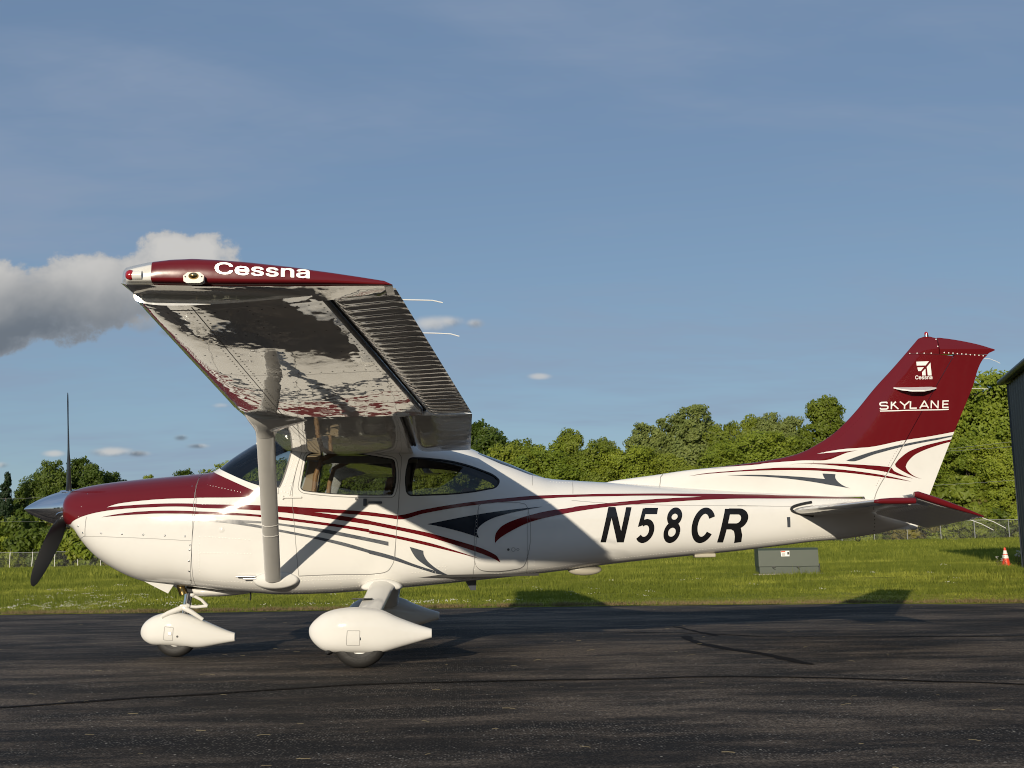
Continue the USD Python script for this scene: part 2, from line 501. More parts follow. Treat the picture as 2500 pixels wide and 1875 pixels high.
# traced outlines, metres, (x, z) in side view
T = {
    'nose_top': [[(.538, 1.146), (.579, 1.175), (.665, 1.209), (.778, 1.236), (.905, 1.254), (1.061, 1.266), (1.295, 1.274), (1.615, 1.267), (1.624, 1.262), (1.915, 1.247), (2.172, 1.229), (2.319, 1.214), (2.381, 1.208), (2.589, 1.214)]],
    'wedge': [[(.862, 1.278), (.976, 1.311), (1.131, 1.328), (1.286, 1.339), (1.443, 1.344), (1.607, 1.345), (1.616, 1.346), (1.91, 1.343), (2.068, 1.347), (2.167, 1.356)], [(.862, 1.278), (.98, 1.287), (1.136, 1.296), (1.292, 1.301), (1.613, 1.296), (1.622, 1.293), (1.914, 1.282), (2.171, 1.273), (2.318, 1.264), (2.38, 1.261)]],
    'stripe_b': [[(.826, 1.196), (.987, 1.223), (1.142, 1.237), (1.298, 1.242), (1.454, 1.24), (1.61, 1.233), (1.626, 1.232), (1.916, 1.215), (2.172, 1.193), (2.319, 1.175), (2.536, 1.145), (2.768, 1.111), (3.077, 1.06), (3.07, 1.053), (3.303, 1.003), (3.535, .95), (3.768, .881), (4.005, .798)], [(.826, 1.196), (.988, 1.207), (1.144, 1.214), (1.3, 1.218), (1.456, 1.215), (1.612, 1.21), (1.628, 1.209), (1.917, 1.195), (2.173, 1.174), (2.32, 1.152), (2.536, 1.122), (2.768, 1.088), (3.078, 1.033), (3.07, 1.026), (3.303, .979), (3.535, .923), (3.768, .864), (4.005, .798)]],
    'stripe_hi': [[(2.38, 1.261), (2.612, 1.243), (2.844, 1.226), (3.077, 1.203), (3.225, 1.182), (3.322, 1.173), (3.536, 1.219), (3.771, 1.257), (4.007, 1.286), (4.245, 1.309), (4.569, 1.332), (4.824, 1.337), (4.971, 1.34), (5.302, 1.342), (5.637, 1.342), (5.977, 1.337), (6.503, 1.328), (6.655, 1.32), (6.994, 1.309), (7.264, 1.297), (7.505, 1.281)], [(2.38, 1.232), (2.589, 1.212), (2.767, 1.2), (3.0, 1.181), (3.225, 1.153), (3.326, 1.138), (3.536, 1.186), (3.771, 1.226), (4.007, 1.256), (4.245, 1.279), (4.567, 1.303), (4.822, 1.315), (4.969, 1.318), (5.299, 1.322), (5.549, 1.322), (5.801, 1.317), (5.994, 1.308), (6.493, 1.306), (6.646, 1.3), (6.986, 1.297), (7.258, 1.289), (7.505, 1.281)]],
    'stripe_lo': [[(2.38, 1.236), (2.589, 1.213), (2.845, 1.175), (3.077, 1.133), (3.07, 1.132), (3.303, 1.081), (3.536, 1.031), (3.769, .966), (3.963, .907), (4.127, .835), (4.174, .768)], [(2.381, 1.208), (2.613, 1.175), (2.845, 1.137), (3.077, 1.098), (3.07, 1.101), (3.303, 1.051), (3.536, .996), (3.768, .927), (3.963, .862), (4.088, .814), (4.174, .768)]],
    'sweep': [[(4.132, .928), (4.133, .984), (4.139, 1.007), (4.162, 1.042), (4.202, 1.077), (4.282, 1.115), (4.402, 1.153), (4.563, 1.191), (4.816, 1.226), (4.84, 1.232), (5.127, 1.259), (5.376, 1.28), (5.628, 1.295), (5.994, 1.308), (6.496, 1.313), (6.649, 1.309), (6.988, 1.301), (7.259, 1.291), (7.505, 1.281)], [(4.132, .928), (4.176, .972), (4.256, 1.021), (4.401, 1.09), (4.561, 1.136), (4.814, 1.185), (4.878, 1.195), (5.125, 1.227), (5.373, 1.247), (5.624, 1.262), (5.963, 1.28), (6.487, 1.289), (6.641, 1.287), (6.981, 1.286), (7.254, 1.283), (7.504, 1.28)]],
    'gray_up': [[(1.181, 1.184), (1.38, 1.181), (1.536, 1.179), (1.701, 1.17), (1.762, 1.168), (1.996, 1.153), (2.173, 1.139), (2.32, 1.121), (2.536, 1.091), (2.768, 1.053), (3.078, .987), (3.236, .953)], [(1.181, 1.184), (1.38, 1.175), (1.536, 1.167), (1.701, 1.157), (1.763, 1.152), (1.988, 1.132), (2.174, 1.122), (2.32, 1.104), (2.537, 1.068), (2.768, 1.022), (3.078, .956), (3.236, .919)]],
    'gray_lo': [[(1.38, 1.176), (1.536, 1.169), (1.701, 1.16), (1.763, 1.155), (1.988, 1.134), (2.174, 1.103), (2.321, 1.071), (2.537, 1.026), (2.769, .976), (3.078, .887), (3.071, .889), (3.303, .823), (3.457, .762), (3.622, .707)], [(1.381, 1.173), (1.536, 1.165), (1.702, 1.144), (1.763, 1.142), (1.997, 1.112), (2.174, 1.081), (2.321, 1.05), (2.537, 1.006), (2.769, .949), (3.078, .86), (3.071, .857), (3.302, .792), (3.456, .739), (3.622, .685)]],
    'gray_hook': [[(3.414, .908), (3.527, .874), (3.535, .83), (3.573, .776), (3.642, .721), (3.711, .681), (3.793, .65)], [(3.414, .908), (3.434, .863), (3.48, .8), (3.549, .749), (3.622, .706), (3.626, .685), (3.793, .65)]],
    'navy': [[(3.561, 1.095), (3.77, 1.135), (3.982, 1.171), (4.243, 1.206), (4.548, 1.233)], [(3.561, 1.095), (3.847, 1.027), (3.999, .974), (3.982, 1.009), (3.982, 1.04), (4.012, 1.079), (4.068, 1.117), (4.163, 1.155), (4.323, 1.193), (4.548, 1.233)]],
    'placard': [[(6.731, 1.121), (6.761, 1.121)], [(6.733, 1.033), (6.762, 1.032)]],
    'white': [[(5.938, 1.563), (6.19, 1.583), (6.357, 1.591), (6.535, 1.602), (6.603, 1.613), (6.94, 1.633), (7.204, 1.643), (7.247, 1.659), (7.326, 1.689), (7.463, 1.719)]],
    'notch': [[(7.082, 1.693), (7.286, 1.728), (7.615, 1.754), (7.9, 1.809), (8.155, 1.844), (8.387, 1.885)]],
    'fin_p': [[(5.898, 1.504), (6.097, 1.533), (6.529, 1.561), (6.681, 1.569), (6.937, 1.568), (7.195, 1.557), (7.453, 1.53), (7.712, 1.489), (7.953, 1.432)], [(5.898, 1.504), (6.096, 1.525), (6.528, 1.546), (6.68, 1.549), (6.937, 1.547), (7.194, 1.532), (7.453, 1.507), (7.711, 1.471), (7.953, 1.432)]],
    'fin_q': [[(6.81, 1.6), (7.109, 1.606), (7.368, 1.597), (7.541, 1.586), (7.759, 1.565), (7.801, 1.526), (7.886, 1.488), (7.972, 1.46)], [(6.81, 1.6), (7.109, 1.597), (7.368, 1.571), (7.541, 1.55), (7.714, 1.523), (7.843, 1.486), (7.972, 1.46)]],
    'fin_r': [[(6.246, 1.506), (6.527, 1.509), (6.679, 1.503), (6.935, 1.485), (7.145, 1.464)], [(6.246, 1.506), (6.527, 1.495), (6.679, 1.484), (6.934, 1.454), (7.19, 1.41)]],
    'fin_r2': [[(7.125, 1.514), (7.245, 1.507), (7.244, 1.469), (7.26, 1.444), (7.301, 1.41), (7.377, 1.377)], [(7.125, 1.514), (7.133, 1.487), (7.145, 1.464), (7.143, 1.418), (7.19, 1.41), (7.377, 1.377)]],
    'fin_s': [[(7.346, 1.628), (7.498, 1.679), (7.63, 1.716), (7.897, 1.774), (8.269, 1.836), (8.154, 1.818), (8.381, 1.855)], [(7.346, 1.628), (7.446, 1.626), (7.629, 1.687), (7.896, 1.752), (8.268, 1.817), (8.152, 1.796), (8.373, 1.842)]],
    'fin_t': [[(8.356, 1.815), (8.151, 1.773), (7.97, 1.719), (7.852, 1.644), (7.807, 1.594), (7.803, 1.606), (7.82, 1.564), (7.888, 1.521), (7.973, 1.478), (8.067, 1.454)], [(8.342, 1.792), (8.149, 1.739), (8.013, 1.685), (7.931, 1.618), (7.908, 1.577), (7.907, 1.563), (7.932, 1.521), (7.99, 1.478), (8.067, 1.454)]],
    'logo1': [[(8.067, 2.536), (8.187, 2.541), (8.152, 2.501)], [(8.068, 2.499), (8.152, 2.501)]],
    'logo2': [[(8.072, 2.483), (8.135, 2.485), (8.101, 2.448), (8.077, 2.448)]],
    'logo3': [[(8.2, 2.528), (8.203, 2.407), (8.166, 2.407), (8.161, 2.485)]],
    'logo4': [[(8.147, 2.47), (8.147, 2.407), (8.111, 2.407), (8.112, 2.437)]],
    'window_door': [[(2.531, 1.672), (2.55, 1.7), (2.581, 1.712), (3.24, 1.659), (3.28, 1.643), (3.293, 1.615), (3.281, 1.362), (3.265, 1.341), (3.242, 1.338), (2.55, 1.38), (2.503, 1.4), (2.493, 1.428), (2.509, 1.53)]],
    'window_rear': [[(3.4, 1.624), (3.411, 1.652), (3.443, 1.664), (3.553, 1.659), (3.734, 1.639), (3.892, 1.603), (4.051, 1.547), (4.17, 1.478), (4.179, 1.458), (4.156, 1.409), (4.088, 1.385), (3.929, 1.358), (3.772, 1.343), (3.615, 1.337), (3.428, 1.335), (3.397, 1.351), (3.383, 1.383)]],
    'door': [[(2.427, 1.339), (2.498, 1.713), (2.52, 1.753), (2.562, 1.768), (2.939, 1.755), (3.239, 1.733), (3.302, 1.712), (3.344, 1.662), (3.345, 1.636), (3.303, 1.034), (3.283, .804), (3.256, .743), (3.216, .705), (3.146, .691), (3.069, .686), (2.773, .688), (2.489, .681)]],
    'bagdoor': [[(3.999, 1.243), (4.03, 1.263), (4.165, 1.273), (4.324, 1.27), (4.396, 1.256), (4.423, 1.2), (4.397, .77), (4.366, .724), (4.303, .705), (4.04, .697), (3.977, .731), (3.958, .793)]],
    'cowl_seam': [[(.668, 1.042), (1.154, 1.017), (1.592, .987)]],
    'cowl_front': [[(.694, 1.203), (.688, 1.153), (.682, 1.045), (.546, .998)]],
    'firewall': [[(1.592, 1.454), (1.618, 1.26), (1.611, 1.152), (1.602, 1.044), (1.595, .868), (1.576, .661), (1.484, .594)]],
    'seam1': [[(3.326, 1.329), (3.315, 1.173), (3.303, 1.034), (3.291, .827)]],
    'seam2': [[(3.999, 1.259), (3.976, .986), (3.958, .793), (3.938, .637)]],
    'seam3': [[(4.475, 1.526), (4.466, 1.419)]],
    'seam4': [[(4.834, 1.46), (4.819, 1.344)]],
    'seam5': [[(4.419, 1.192), (4.41, .941), (4.408, .723), (4.402, .658)]],
    'seam6': [[(4.802, 1.285), (5.291, 1.248), (5.871, 1.231), (6.472, 1.221)]],
    'seam7': [[(6.285, 1.227), (6.54, 1.22), (6.787, 1.214)]],
    'pillar': [[(2.496, 1.71), (2.459, 1.575), (2.409, 1.348)]],
    'windshield': [[(1.769, 1.6), (1.981, 1.501), (2.153, 1.437), (2.313, 1.419), (2.35, 1.508), (2.388, 1.65), (2.414, 1.788)]],
    'strip': [[(1.711, 1.576), (1.926, 1.478), (2.159, 1.374), (2.314, 1.368)], [(1.769, 1.6), (1.981, 1.501), (2.153, 1.437), (2.313, 1.419)]],
    'nletter': [[(5.044, .924), (5.249, .921), (5.122, 1.224), (5.326, 1.222)]],
    'letter5': [[(5.343, .914), (5.494, .912), (5.416, 1.214), (5.563, 1.213)]],
    'letter8': [[(5.586, .911), (5.732, .909), (5.652, 1.216), (5.796, 1.215)]],
    'letterC': [[(5.828, .908), (6.022, .905), (5.894, 1.213), (6.081, 1.212)]],
    'letterR': [[(6.088, .905), (6.316, .902), (6.169, 1.203), (6.383, 1.201)]],
    'cessna_fin': [[(8.042, 2.37), (8.207, 2.372), (8.045, 2.407), (8.209, 2.41)]],
    'skylane': [[(7.688, 2.092), (8.349, 2.106), (7.695, 2.161), (8.353, 2.17)]],
    'skyline': [[(7.691, 2.078), (8.348, 2.091)]],
    'cessna_tip': [[(2.831, 1.998), (3.228, 1.977), (2.83, 2.052), (3.227, 2.022)]],
    'tip_top': [[(2.413, 1.991), (2.419, 2.012), (2.447, 2.04), (2.485, 2.053), (2.55, 2.069), (2.639, 2.081), (2.732, 2.085), (2.833, 2.079), (2.95, 2.069), (3.146, 2.044), (3.229, 2.03), (3.321, 2.017), (3.439, 1.998), (3.541, 1.98), (3.573, 1.959)]],
    'tip_bot': [[(2.413, 1.991), (2.422, 1.979), (2.438, 1.97), (2.465, 1.967), (2.565, 1.965), (2.759, 1.959), (2.953, 1.957), (3.225, 1.955), (3.322, 1.956), (3.533, 1.955), (3.573, 1.957)]],
    'pod_line': [[(2.55, 2.068), (2.567, 2.031), (2.57, 2.007), (2.563, 1.971)]],
    'redlight': [[(2.459, 2.022), (2.503, 2.022), (2.513, 1.978), (2.461, 1.978)]],
    'strobe': [[(2.707, 2.006), (2.788, 2.005), (2.789, 1.951), (2.709, 1.952), (2.725, 2.002), (2.771, 2.001), (2.771, 1.969), (2.725, 1.97)]],
    'main_pant': [[(2.689, .273), (2.697, .314), (2.741, .367), (2.81, .414), (2.914, .443), (3.052, .452), (3.157, .443), (3.251, .423), (3.365, .37), (3.505, .316), (3.621, .279)], [(2.689, .273), (2.701, .232), (2.743, .177), (2.823, .128), (2.951, .112), (3.089, .107), (3.227, .107), (3.296, .122), (3.4, .151), (3.504, .179), (3.618, .211)]],
    'nose_pant': [[(1.053, .221), (1.071, .275), (1.112, .321), (1.19, .363), (1.268, .381), (1.339, .385), (1.434, .37), (1.53, .337), (1.658, .28), (1.769, .231), (1.873, .194)], [(1.053, .221), (1.066, .174), (1.111, .13), (1.175, .106), (1.253, .099), (1.348, .094), (1.442, .083), (1.545, .075), (1.647, .085), (1.764, .106), (1.867, .123)]],
    'pant_door': [[(2.996, .279), (3.081, .277), (3.078, .179), (2.989, .182)]],
    'npant_door': [[(1.29, .26), (1.356, .253), (1.352, .152), (1.284, .157)]],
    'stripe_mid': [[(2.062, 1.277), (2.171, 1.273), (2.318, 1.264), (2.387, 1.26)], [(2.063, 1.238), (2.172, 1.229), (2.319, 1.214), (2.388, 1.207)]],
}

# ---------------------------------------------------------------- the land
EDGE = tab([-80, -40, -3.95, .24, 4.67, 8.99, 12.45, 16, 40, 80], [16.5, 13.6, 9.85, 9.25, 9.12, 8.40, 7.25, 6.2, 1.5, -4])
LIFT_R = tab([0, 4, 10, 30, 88, 160, 400, 1500], [0, .10, .38, .80, 1.78, 2.3, 2.6, 3.0])
LIFT_L = tab([0, 4, 10, 40, 118, 200, 400, 1500], [0, .08, .24, .45, .62, .75, .9, 1.2])


def ground_z(x, y):
    x, y = np.asarray(x, float), np.asarray(y, float)
    t = np.maximum(y - EDGE(x), 0)
    s = np.clip((x + 30) / 60, 0, 1)
    s = s * s * (3 - 2 * s)
    z = LIFT_L(t) * (1 - s) + LIFT_R(t) * s
    return z + .05 * (meshkit.noise(np.stack([x / 3.1, y / 3.1, 0 * x], -1), 5) - .5) * np.clip(t / 6, 0, 1)


# materials of the ground
def ground_materials():
    g = G()
    p = g.add('geometry', 'position')
    big = g.noise(g.mapping(p, (.55, 1.1, 1)), .55, 5.0, .6, .6)
    mid = g.noise(g.mapping(p, (.5, 1.6, 1)), 2.4, 6.0, .65, .4)
    fine = g.noise(p, 70.0, 4.0, .7)
    g1 = g.noise(p, 26.0, 5.0, .75)
    pat = g.math('add', g.math('multiply', big, .50), g.math('multiply', mid, .50))
    base = g.ramp(pat, [(.38, (0.030, 0.027, 0.025)), (.46, (0.062, 0.052, 0.044)), (.52, (0.162, 0.127, 0.098)), (.58, (0.317, 0.247, 0.185))])
    base = g.mix(g.range(g1, .38, .60, 0, .55), base, (.020, .0185, .0175))
    base = g.mix(g.range(fine, .35, .62, 0, .75), base, (.006, .006, .006), 'mix')
    # exposed pale aggregate
    vor = g.add('voronoi_texture', feature='f1', vector=p, scale=70.0, randomness=1.0)
    v2 = g.add('separate_color', color=vor + '.color')
    stone = g.math('multiply', g.range(vor + '.distance', .20, .42, 1, 0), g.range(v2 + '.r', .50, .62))
    worn = g.range(g.noise(g.mapping(p, (.6, 1.4, 1)), 1.6, 6.0, .65), .40, .60, .12, 1.0)
    stone = g.math('multiply', stone, worn)
    col = g.mix(stone, base, (.30, .265, .22))
    vor2 = g.add('voronoi_texture', feature='f1', vector=g.mapping(p, (1, 1, 1), (3.3, 1.7, 0)), scale=30.0, randomness=1.0)
    v3 = g.add('separate_color', color=vor2 + '.color')
    chip = g.math('multiply', g.range(vor2 + '.distance', .10, .22, 1, 0), g.range(v3 + '.g', .93, .95))
    col = g.mix(chip, col, (.60, .55, .46))
    h = g.math('add', g.math('multiply', fine, .6), g.math('multiply', g.range(vor + '.distance', 0.0, .5, 1, 0), .5))
    nrm = g.add('bump', 'normal', height=h, distance=.0035, strength=.9)
    s = g.add('principled_bsdf', 'BSDF', base_color=col, roughness=g.range(mid, .3, .7, .8, .95), specular_ior_level=.12, normal=nrm)
    M['asphalt'] = g.build('/World/Looks/asphalt', s)

    g = G()
    p = g.add('geometry', 'position')
    n = g.noise(p, 30.0, 4.0, .6)
    s = g.add('principled_bsdf', 'BSDF', base_color=g.mix(n, (.007, .0055, .0048), (.016, .0125, .011)), roughness=.85, specular_ior_level=.08)
    M['tar'] = g.build('/World/Looks/tar', s)

    g = G()
    p = g.add('geometry', 'position')
    a = g.noise(g.mapping(p, (.35, 1.0, 1)), .35, 5.0, .6, .8)
    b = g.noise(p, 5.0, 6.0, .68)
    c = g.noise(p, 60.0, 4.0, .7)
    col = g.ramp(g.math('add', g.math('multiply', a, .62), g.math('multiply', b, .38)), [(.34, (0.170, 0.198, 0.017)), (.48, (0.280, 0.296, 0.028)), (.58, (0.400, 0.368, 0.047)), (.70, (0.600, 0.450, 0.133))])
    col = g.mix(g.range(c, .3, .75, 0, .65), col, (.018, .030, .006))
    s = g.add('principled_bsdf', 'BSDF', base_color=col, roughness=.9, specular_ior_level=.1)
    M['meadow'] = g.build('/World/Looks/meadow', s)

    def blade(name, stops, trans=.35):
        g = G()
        r = g.add('object_info', 'random')
        p = g.add('geometry', 'position')
        isl = g.add('geometry', 'random_per_island')
        n = g.noise(g.mapping(p, (.45, 1.1, 1)), .5, 5.0, .62, .7)
        n2 = g.noise(p, 2.6, 4.0, .6)
        f = g.math('add', g.math('add', g.math('add', g.math('multiply', n, .60), g.math('multiply', n2, .22)), g.math('multiply', isl, .42)), g.math('multiply', r, -.06))
        col = g.ramp(f, stops)
        d = g.add('principled_bsdf', 'BSDF', base_color=col, roughness=.62, specular_ior_level=.18)
        t = g.add('translucent_bsdf', 'BSDF', color=g.mix(.35, col, (.20, .24, .03)))
        M[name] = g.build(f'/World/Looks/{name}', g.add('mix_closure', 'closure', fac=trans, closure1=d, closure2=t))

    blade('grass_blade', [(.37, (.17, .20, .026)), (.48, (.37, .385, .060)), (.57, (.56, .52, .125)), (.64, (.70, .585, .26)), (.78, (.78, .66, .40))], .42)
    blade('dry_blade', [(.3, (.20, .15, .07)), (.6, (.34, .26, .13)), (.9, (.45, .36, .2))], .2)
    blade('stalk', [(.3, (.10, .11, .04)), (.9, (.26, .23, .11))], .2)

    def leaf(name, stops, trans=.32):
        g = G()
        isl = g.add('geometry', 'random_per_island')
        r = g.add('object_info', 'random')
        o = g.add('texture_coordinate', 'object')
        n = g.noise(o, .55, 3.0, .6)
        f = g.math('add', g.math('add', g.math('multiply', n, .45), g.math('multiply', isl, .38)), g.math('multiply', r, .17))
        col = g.ramp(f, stops)
        d = g.add('principled_bsdf', 'BSDF', base_color=col, roughness=.5, specular_ior_level=.28)
        t = g.add('translucent_bsdf', 'BSDF', color=g.mix(.3, col, (.16, .22, .02)))
        M[name] = g.build(f'/World/Looks/{name}', g.add('mix_closure', 'closure', fac=trans, closure1=d, closure2=t))

    leaf('leaf_deep', [(.25, (0.060, 0.094, 0.012)), (.5, (0.119, 0.163, 0.020)), (.75, (0.207, 0.236, 0.032))])
    leaf('leaf_mid', [(.25, (0.132, 0.172, 0.018)), (.5, (0.253, 0.291, 0.033)), (.75, (0.428, 0.407, 0.054))])
    leaf('leaf_pale', [(.25, (0.143, 0.180, 0.048)), (.5, (0.265, 0.306, 0.081)), (.75, (0.428, 0.443, 0.141))])
    leaf('leaf_fresh', [(.25, (0.152, 0.205, 0.020)), (.5, (0.288, 0.333, 0.036)), (.75, (0.483, 0.461, 0.061))])
    leaf('needle_dark', [(.25, (0.016, 0.035, 0.010)), (.5, (0.030, 0.058, 0.016)), (.75, (0.053, 0.084, 0.023))], .15)
    leaf('brush', [(.25, (0.131, 0.122, 0.029)), (.5, (0.239, 0.205, 0.054)), (.75, (0.416, 0.292, 0.109))])
    pbr('bark', (.085, .068, .050), .9, bump=(9, .02, 5))
    pbr('bark_pale', (.20, .17, .125), .9, bump=(9, .02, 5))
    pbr('galvanized', (.42, .43, .43), .45, .6)
    pbr('mesh_wire', (.22, .23, .22), .6, .2)
    pbr('hangar_sheet', (.060, .056, .052), .5, bump=(3, .003, 2))
    pbr('hangar_trim', (.030, .036, .042), .4)
    pbr('hangar_roof', (.055, .070, .078), .4)
    pbr('cabinet_green', (.040, .056, .040), .52, bump=(5, .002, 4))
    pbr('cabinet_dark', (.022, .026, .022), .6)
    pbr('concrete', (.26, .24, .21), .85, bump=(20, .003, 4))
    pbr('sticker', (.75, .75, .72), .5)
    pbr('sticker_red', (.55, .10, .04), .5)
    pbr('cone_orange', (.72, .055, .020), .42)
    pbr('cone_white', (.80, .76, .66), .35)
    pbr('gravel', (.20, .175, .145), .95, bump=(30, .01, 4))
    pbr('petal', (.70, .68, .60), .7)
    pbr('straw', (.40, .33, .19), .8)


ground_materials()

# one sheet to the horizon: fine near the camera, coarse far away
gx = np.unique(np.r_[-np.geomspace(60, 2500, 26), np.arange(-60, 80.1, 2.0), np.geomspace(80, 2500, 26)])
gy = np.unique(np.r_[-np.geomspace(30, 2000, 18), np.arange(-30, 0, 3.0), np.arange(0, 40, .5), np.arange(40, 170, 3.0), np.geomspace(170, 3000, 26)])
X, Y = np.meshgrid(gx, gy, indexing='ij')
Z = ground_z(X, Y)
Z = np.where(Y < EDGE(X) + .05, -.03, Z)
tag(obj('ground', grid_mesh(np.stack([X, Y, Z], -1)), 'meadow', None, smooth=True), kind='structure')

# asphalt apron, its far edge a little ragged
ex = np.arange(-80, 80.1, .25)
ey = EDGE(ex) + .10 * (meshkit.fbm(np.stack([ex * .9, 0 * ex, 0 * ex], 1), 4, 3) - .5)
ax_ = np.r_[-80.0, ex, 80.0]
lv = np.linspace(0, 1, 30) ** .6
AP = np.stack([np.stack([ex, -70 + (ey + 70) * t, np.where(t >= 1, -.012, 0) + 0 * ex], 1) for t in lv], 1)
tag(obj('apron', grid_mesh(AP), 'asphalt', None, smooth=True), kind='structure')


def seal(pts, w, name='crack_seal'):
    L = np.asarray(pts, float)
    s = np.r_[0, np.cumsum(np.linalg.norm(np.diff(L, axis=0), axis=1))]
    q = np.arange(0, s[-1], .05)
    c = np.stack([PchipInterpolator(s, L[:, k])(q) for k in (0, 1)], 1)
    c += .030 * (np.stack([meshkit.fbm(np.stack([q * 3, 0 * q + k, 0 * q], 1), 4, k) for k in (1, 2)], 1) - .5) * 2
    t = np.gradient(c, axis=0)
    t /= np.linalg.norm(t, axis=1, keepdims=True)
    n = np.stack([-t[:, 1], t[:, 0]], 1)
    ww = w * (.55 + .9 * meshkit.fbm(np.stack([q * 4, 0 * q, 0 * q + 9], 1), 4, 8)) * np.clip(np.minimum(q, s[-1] - q) / .15 + .25, 0, 1)
    P = np.stack([c - n * ww[:, None] / 2, c + n * ww[:, None] / 2], 1)
    return grid_mesh(np.dstack([P, np.full(P.shape[:2], .004)]))


CR = [([(-12, -6.3), (-6, -5.3), (-2, -4.4), (1.09, -3.42), (1.21, -3.39), (1.81, -3.08), (2.38, -2.86), (2.73, -2.71), (3.24, -2.54), (3.77, -2.52), (4.45, -2.53), (5.05, -2.55), (5.41, -2.52), (5.97, -2.66), (6.55, -2.95), (7.22, -3.32), (9, -4.2), (13, -5.6)], .062),
      ([(6.10, 1.35), (6.02, .85), (6.03, .35), (6.16, -.45), (6.31, -1.13), (6.38, -1.91)], .10), ([(6.25, 2.89), (6.33, 2.0), (6.40, 1.19)], .06), ([(6.83, .95), (8.02, .66), (9.32, .40), (14, -.3)], .045), ([(5.5, 2.1), (6.2, 1.7), (6.83, .95)], .04)]
sealing = cat_m(*[seal(a, b) for a, b in CR])
sealing_p = tag(obj('crack_sealing', sealing, 'tar', None, smooth=True), kind='structure')

# gravel lane far left
lane = []
for x in np.linspace(-60, -19, 40):
    yc = 46 + .10 * (x + 60)
    lane.append([(x, yc - 2.6, float(ground_z(x, yc - 2.6)) + .05), (x, yc, float(ground_z(x, yc)) + .07), (x, yc + 2.6, float(ground_z(x, yc + 2.6)) + .05)])
tag(obj('gravel_lane', grid_mesh(np.array(lane)), 'gravel', None, smooth=True), kind='structure')


# ---- grass
def blades(n, size, h0, h1, w, lean=.45, rng=None):
    rng = rng or np.random.default_rng(1)
    c = rng.uniform(-size / 2, size / 2, (n, 2))
    h = rng.uniform(h0, h1, n) * (.6 + .8 * rng.random(n))
    a = rng.uniform(0, 2 * np.pi, n)
    l = rng.uniform(.1, lean, n) * h
    t = rng.uniform(0, 2 * np.pi, n)
    d = np.stack([np.cos(t), np.sin(t)], 1) * w / 2
    b0, b1 = c - d, c + d
    mid = c + np.stack([np.cos(a), np.sin(a)], 1) * (l * .35)[:, None]
    tip = c + np.stack([np.cos(a), np.sin(a)], 1) * l[:, None]
    V = np.stack([np.c_[b0, 0 * h], np.c_[b1, 0 * h], np.c_[mid + d * .7, .6 * h], np.c_[mid - d * .7, .6 * h], np.c_[tip, h]], 1)
    F = np.array([(0, 1, 2), (0, 2, 3), (3, 2, 4)])[None] + 5 * np.arange(n)[:, None, None]
    return tm(V.reshape(-1, 3), F.reshape(-1, 3))


def scatter(path, protos, pts, idx, rotz, scl, label, cat=None):
    pi = UsdGeom.PointInstancer.Define(stage, path)
    rel = pi.CreatePrototypesRel()
    for k, (mesh, mat) in enumerate(protos):
        m = usdkit.mesh(stage, f'{path}/tuft_{k:03d}', mesh, M[mat], smooth=False)
        rel.AddTarget(m.GetPath())
    pi.CreateProtoIndicesAttr(Vt.IntArray.FromNumpy(np.asarray(idx, np.int32)))
    pi.CreatePositionsAttr(Vt.Vec3fArray.FromNumpy(np.asarray(pts, np.float32)))
    q = [Gf.Quath(float(math.cos(r / 2)), 0, 0, float(math.sin(r / 2))) for r in rotz]
    pi.CreateOrientationsAttr(Vt.QuathArray(q))
    pi.CreateScalesAttr(Vt.Vec3fArray.FromNumpy(np.asarray(scl, np.float32)))
    tag(pi, label, cat, kind='stuff')
    return pi


gr = np.random.default_rng(21)
protos = [(cat_m(blades(150, .62, .02, .065, .013, rng=gr), blades(14, .62, .09, .17, .008, .7, gr)), 'grass_blade') for _ in range(4)] + [(blades(100, .9, .06, .18, .022, rng=gr), 'grass_blade') for _ in range(3)]
pts, idx = [], []
for (d0, d1, step, kinds) in ((9.0, 27, .42, (0, 4)), (27, 62, .80, (4, 7)), (62, 125, 1.7, (4, 7))):
    for y in np.arange(d0 - 4, d1, step):
        half = (y + 10.14) * .50 + 2
        xc = 3.865 + .045 * (y + 10.14)
        xs_ = np.arange(xc - half, xc + half, step)
        q = np.stack([xs_, np.full(len(xs_), y)], 1) + gr.uniform(-step / 2, step / 2, (len(xs_), 2))
        q = q[(q[:, 1] > EDGE(q[:, 0]) + .22) & (q[:, 1] > d0 - 4 if d0 < 10 else q[:, 1] >= d0 - 1)]
        pts.append(q)
        idx.append(gr.integers(*kinds, len(q)))
pts, idx = np.vstack(pts), np.concatenate(idx)
lane_y = 46 + .10 * (pts[:, 0] + 60)
keep = ~((pts[:, 0] < -19) & (np.abs(pts[:, 1] - lane_y) < 2.4))
pts, idx = pts[keep], idx[keep]
tall = .35 + 1.15 * meshkit.fbm(np.c_[pts / [2.6, 1.2], 0 * pts[:, :1]], 3, 4) ** 1.3 + .5 * (gr.random(len(pts)) < .12)
near = np.clip((pts[:, 1] - EDGE(pts[:, 0])) / 3.5, .45, 1)
far = np.where(idx >= 4, 1.0 + np.clip((pts[:, 1] - 27) / 40, 0, 1.2), 1.0)
sc = np.stack([far, far, tall * near * np.where(idx >= 4, 1.0, 1.05)], 1)
scatter('/World/grass', protos, np.c_[pts, ground_z(*pts.T) - .004], idx, gr.uniform(0, 6.28, len(pts)), sc, 'rough green grass with pale dry patches growing beyond the asphalt', 'grass')
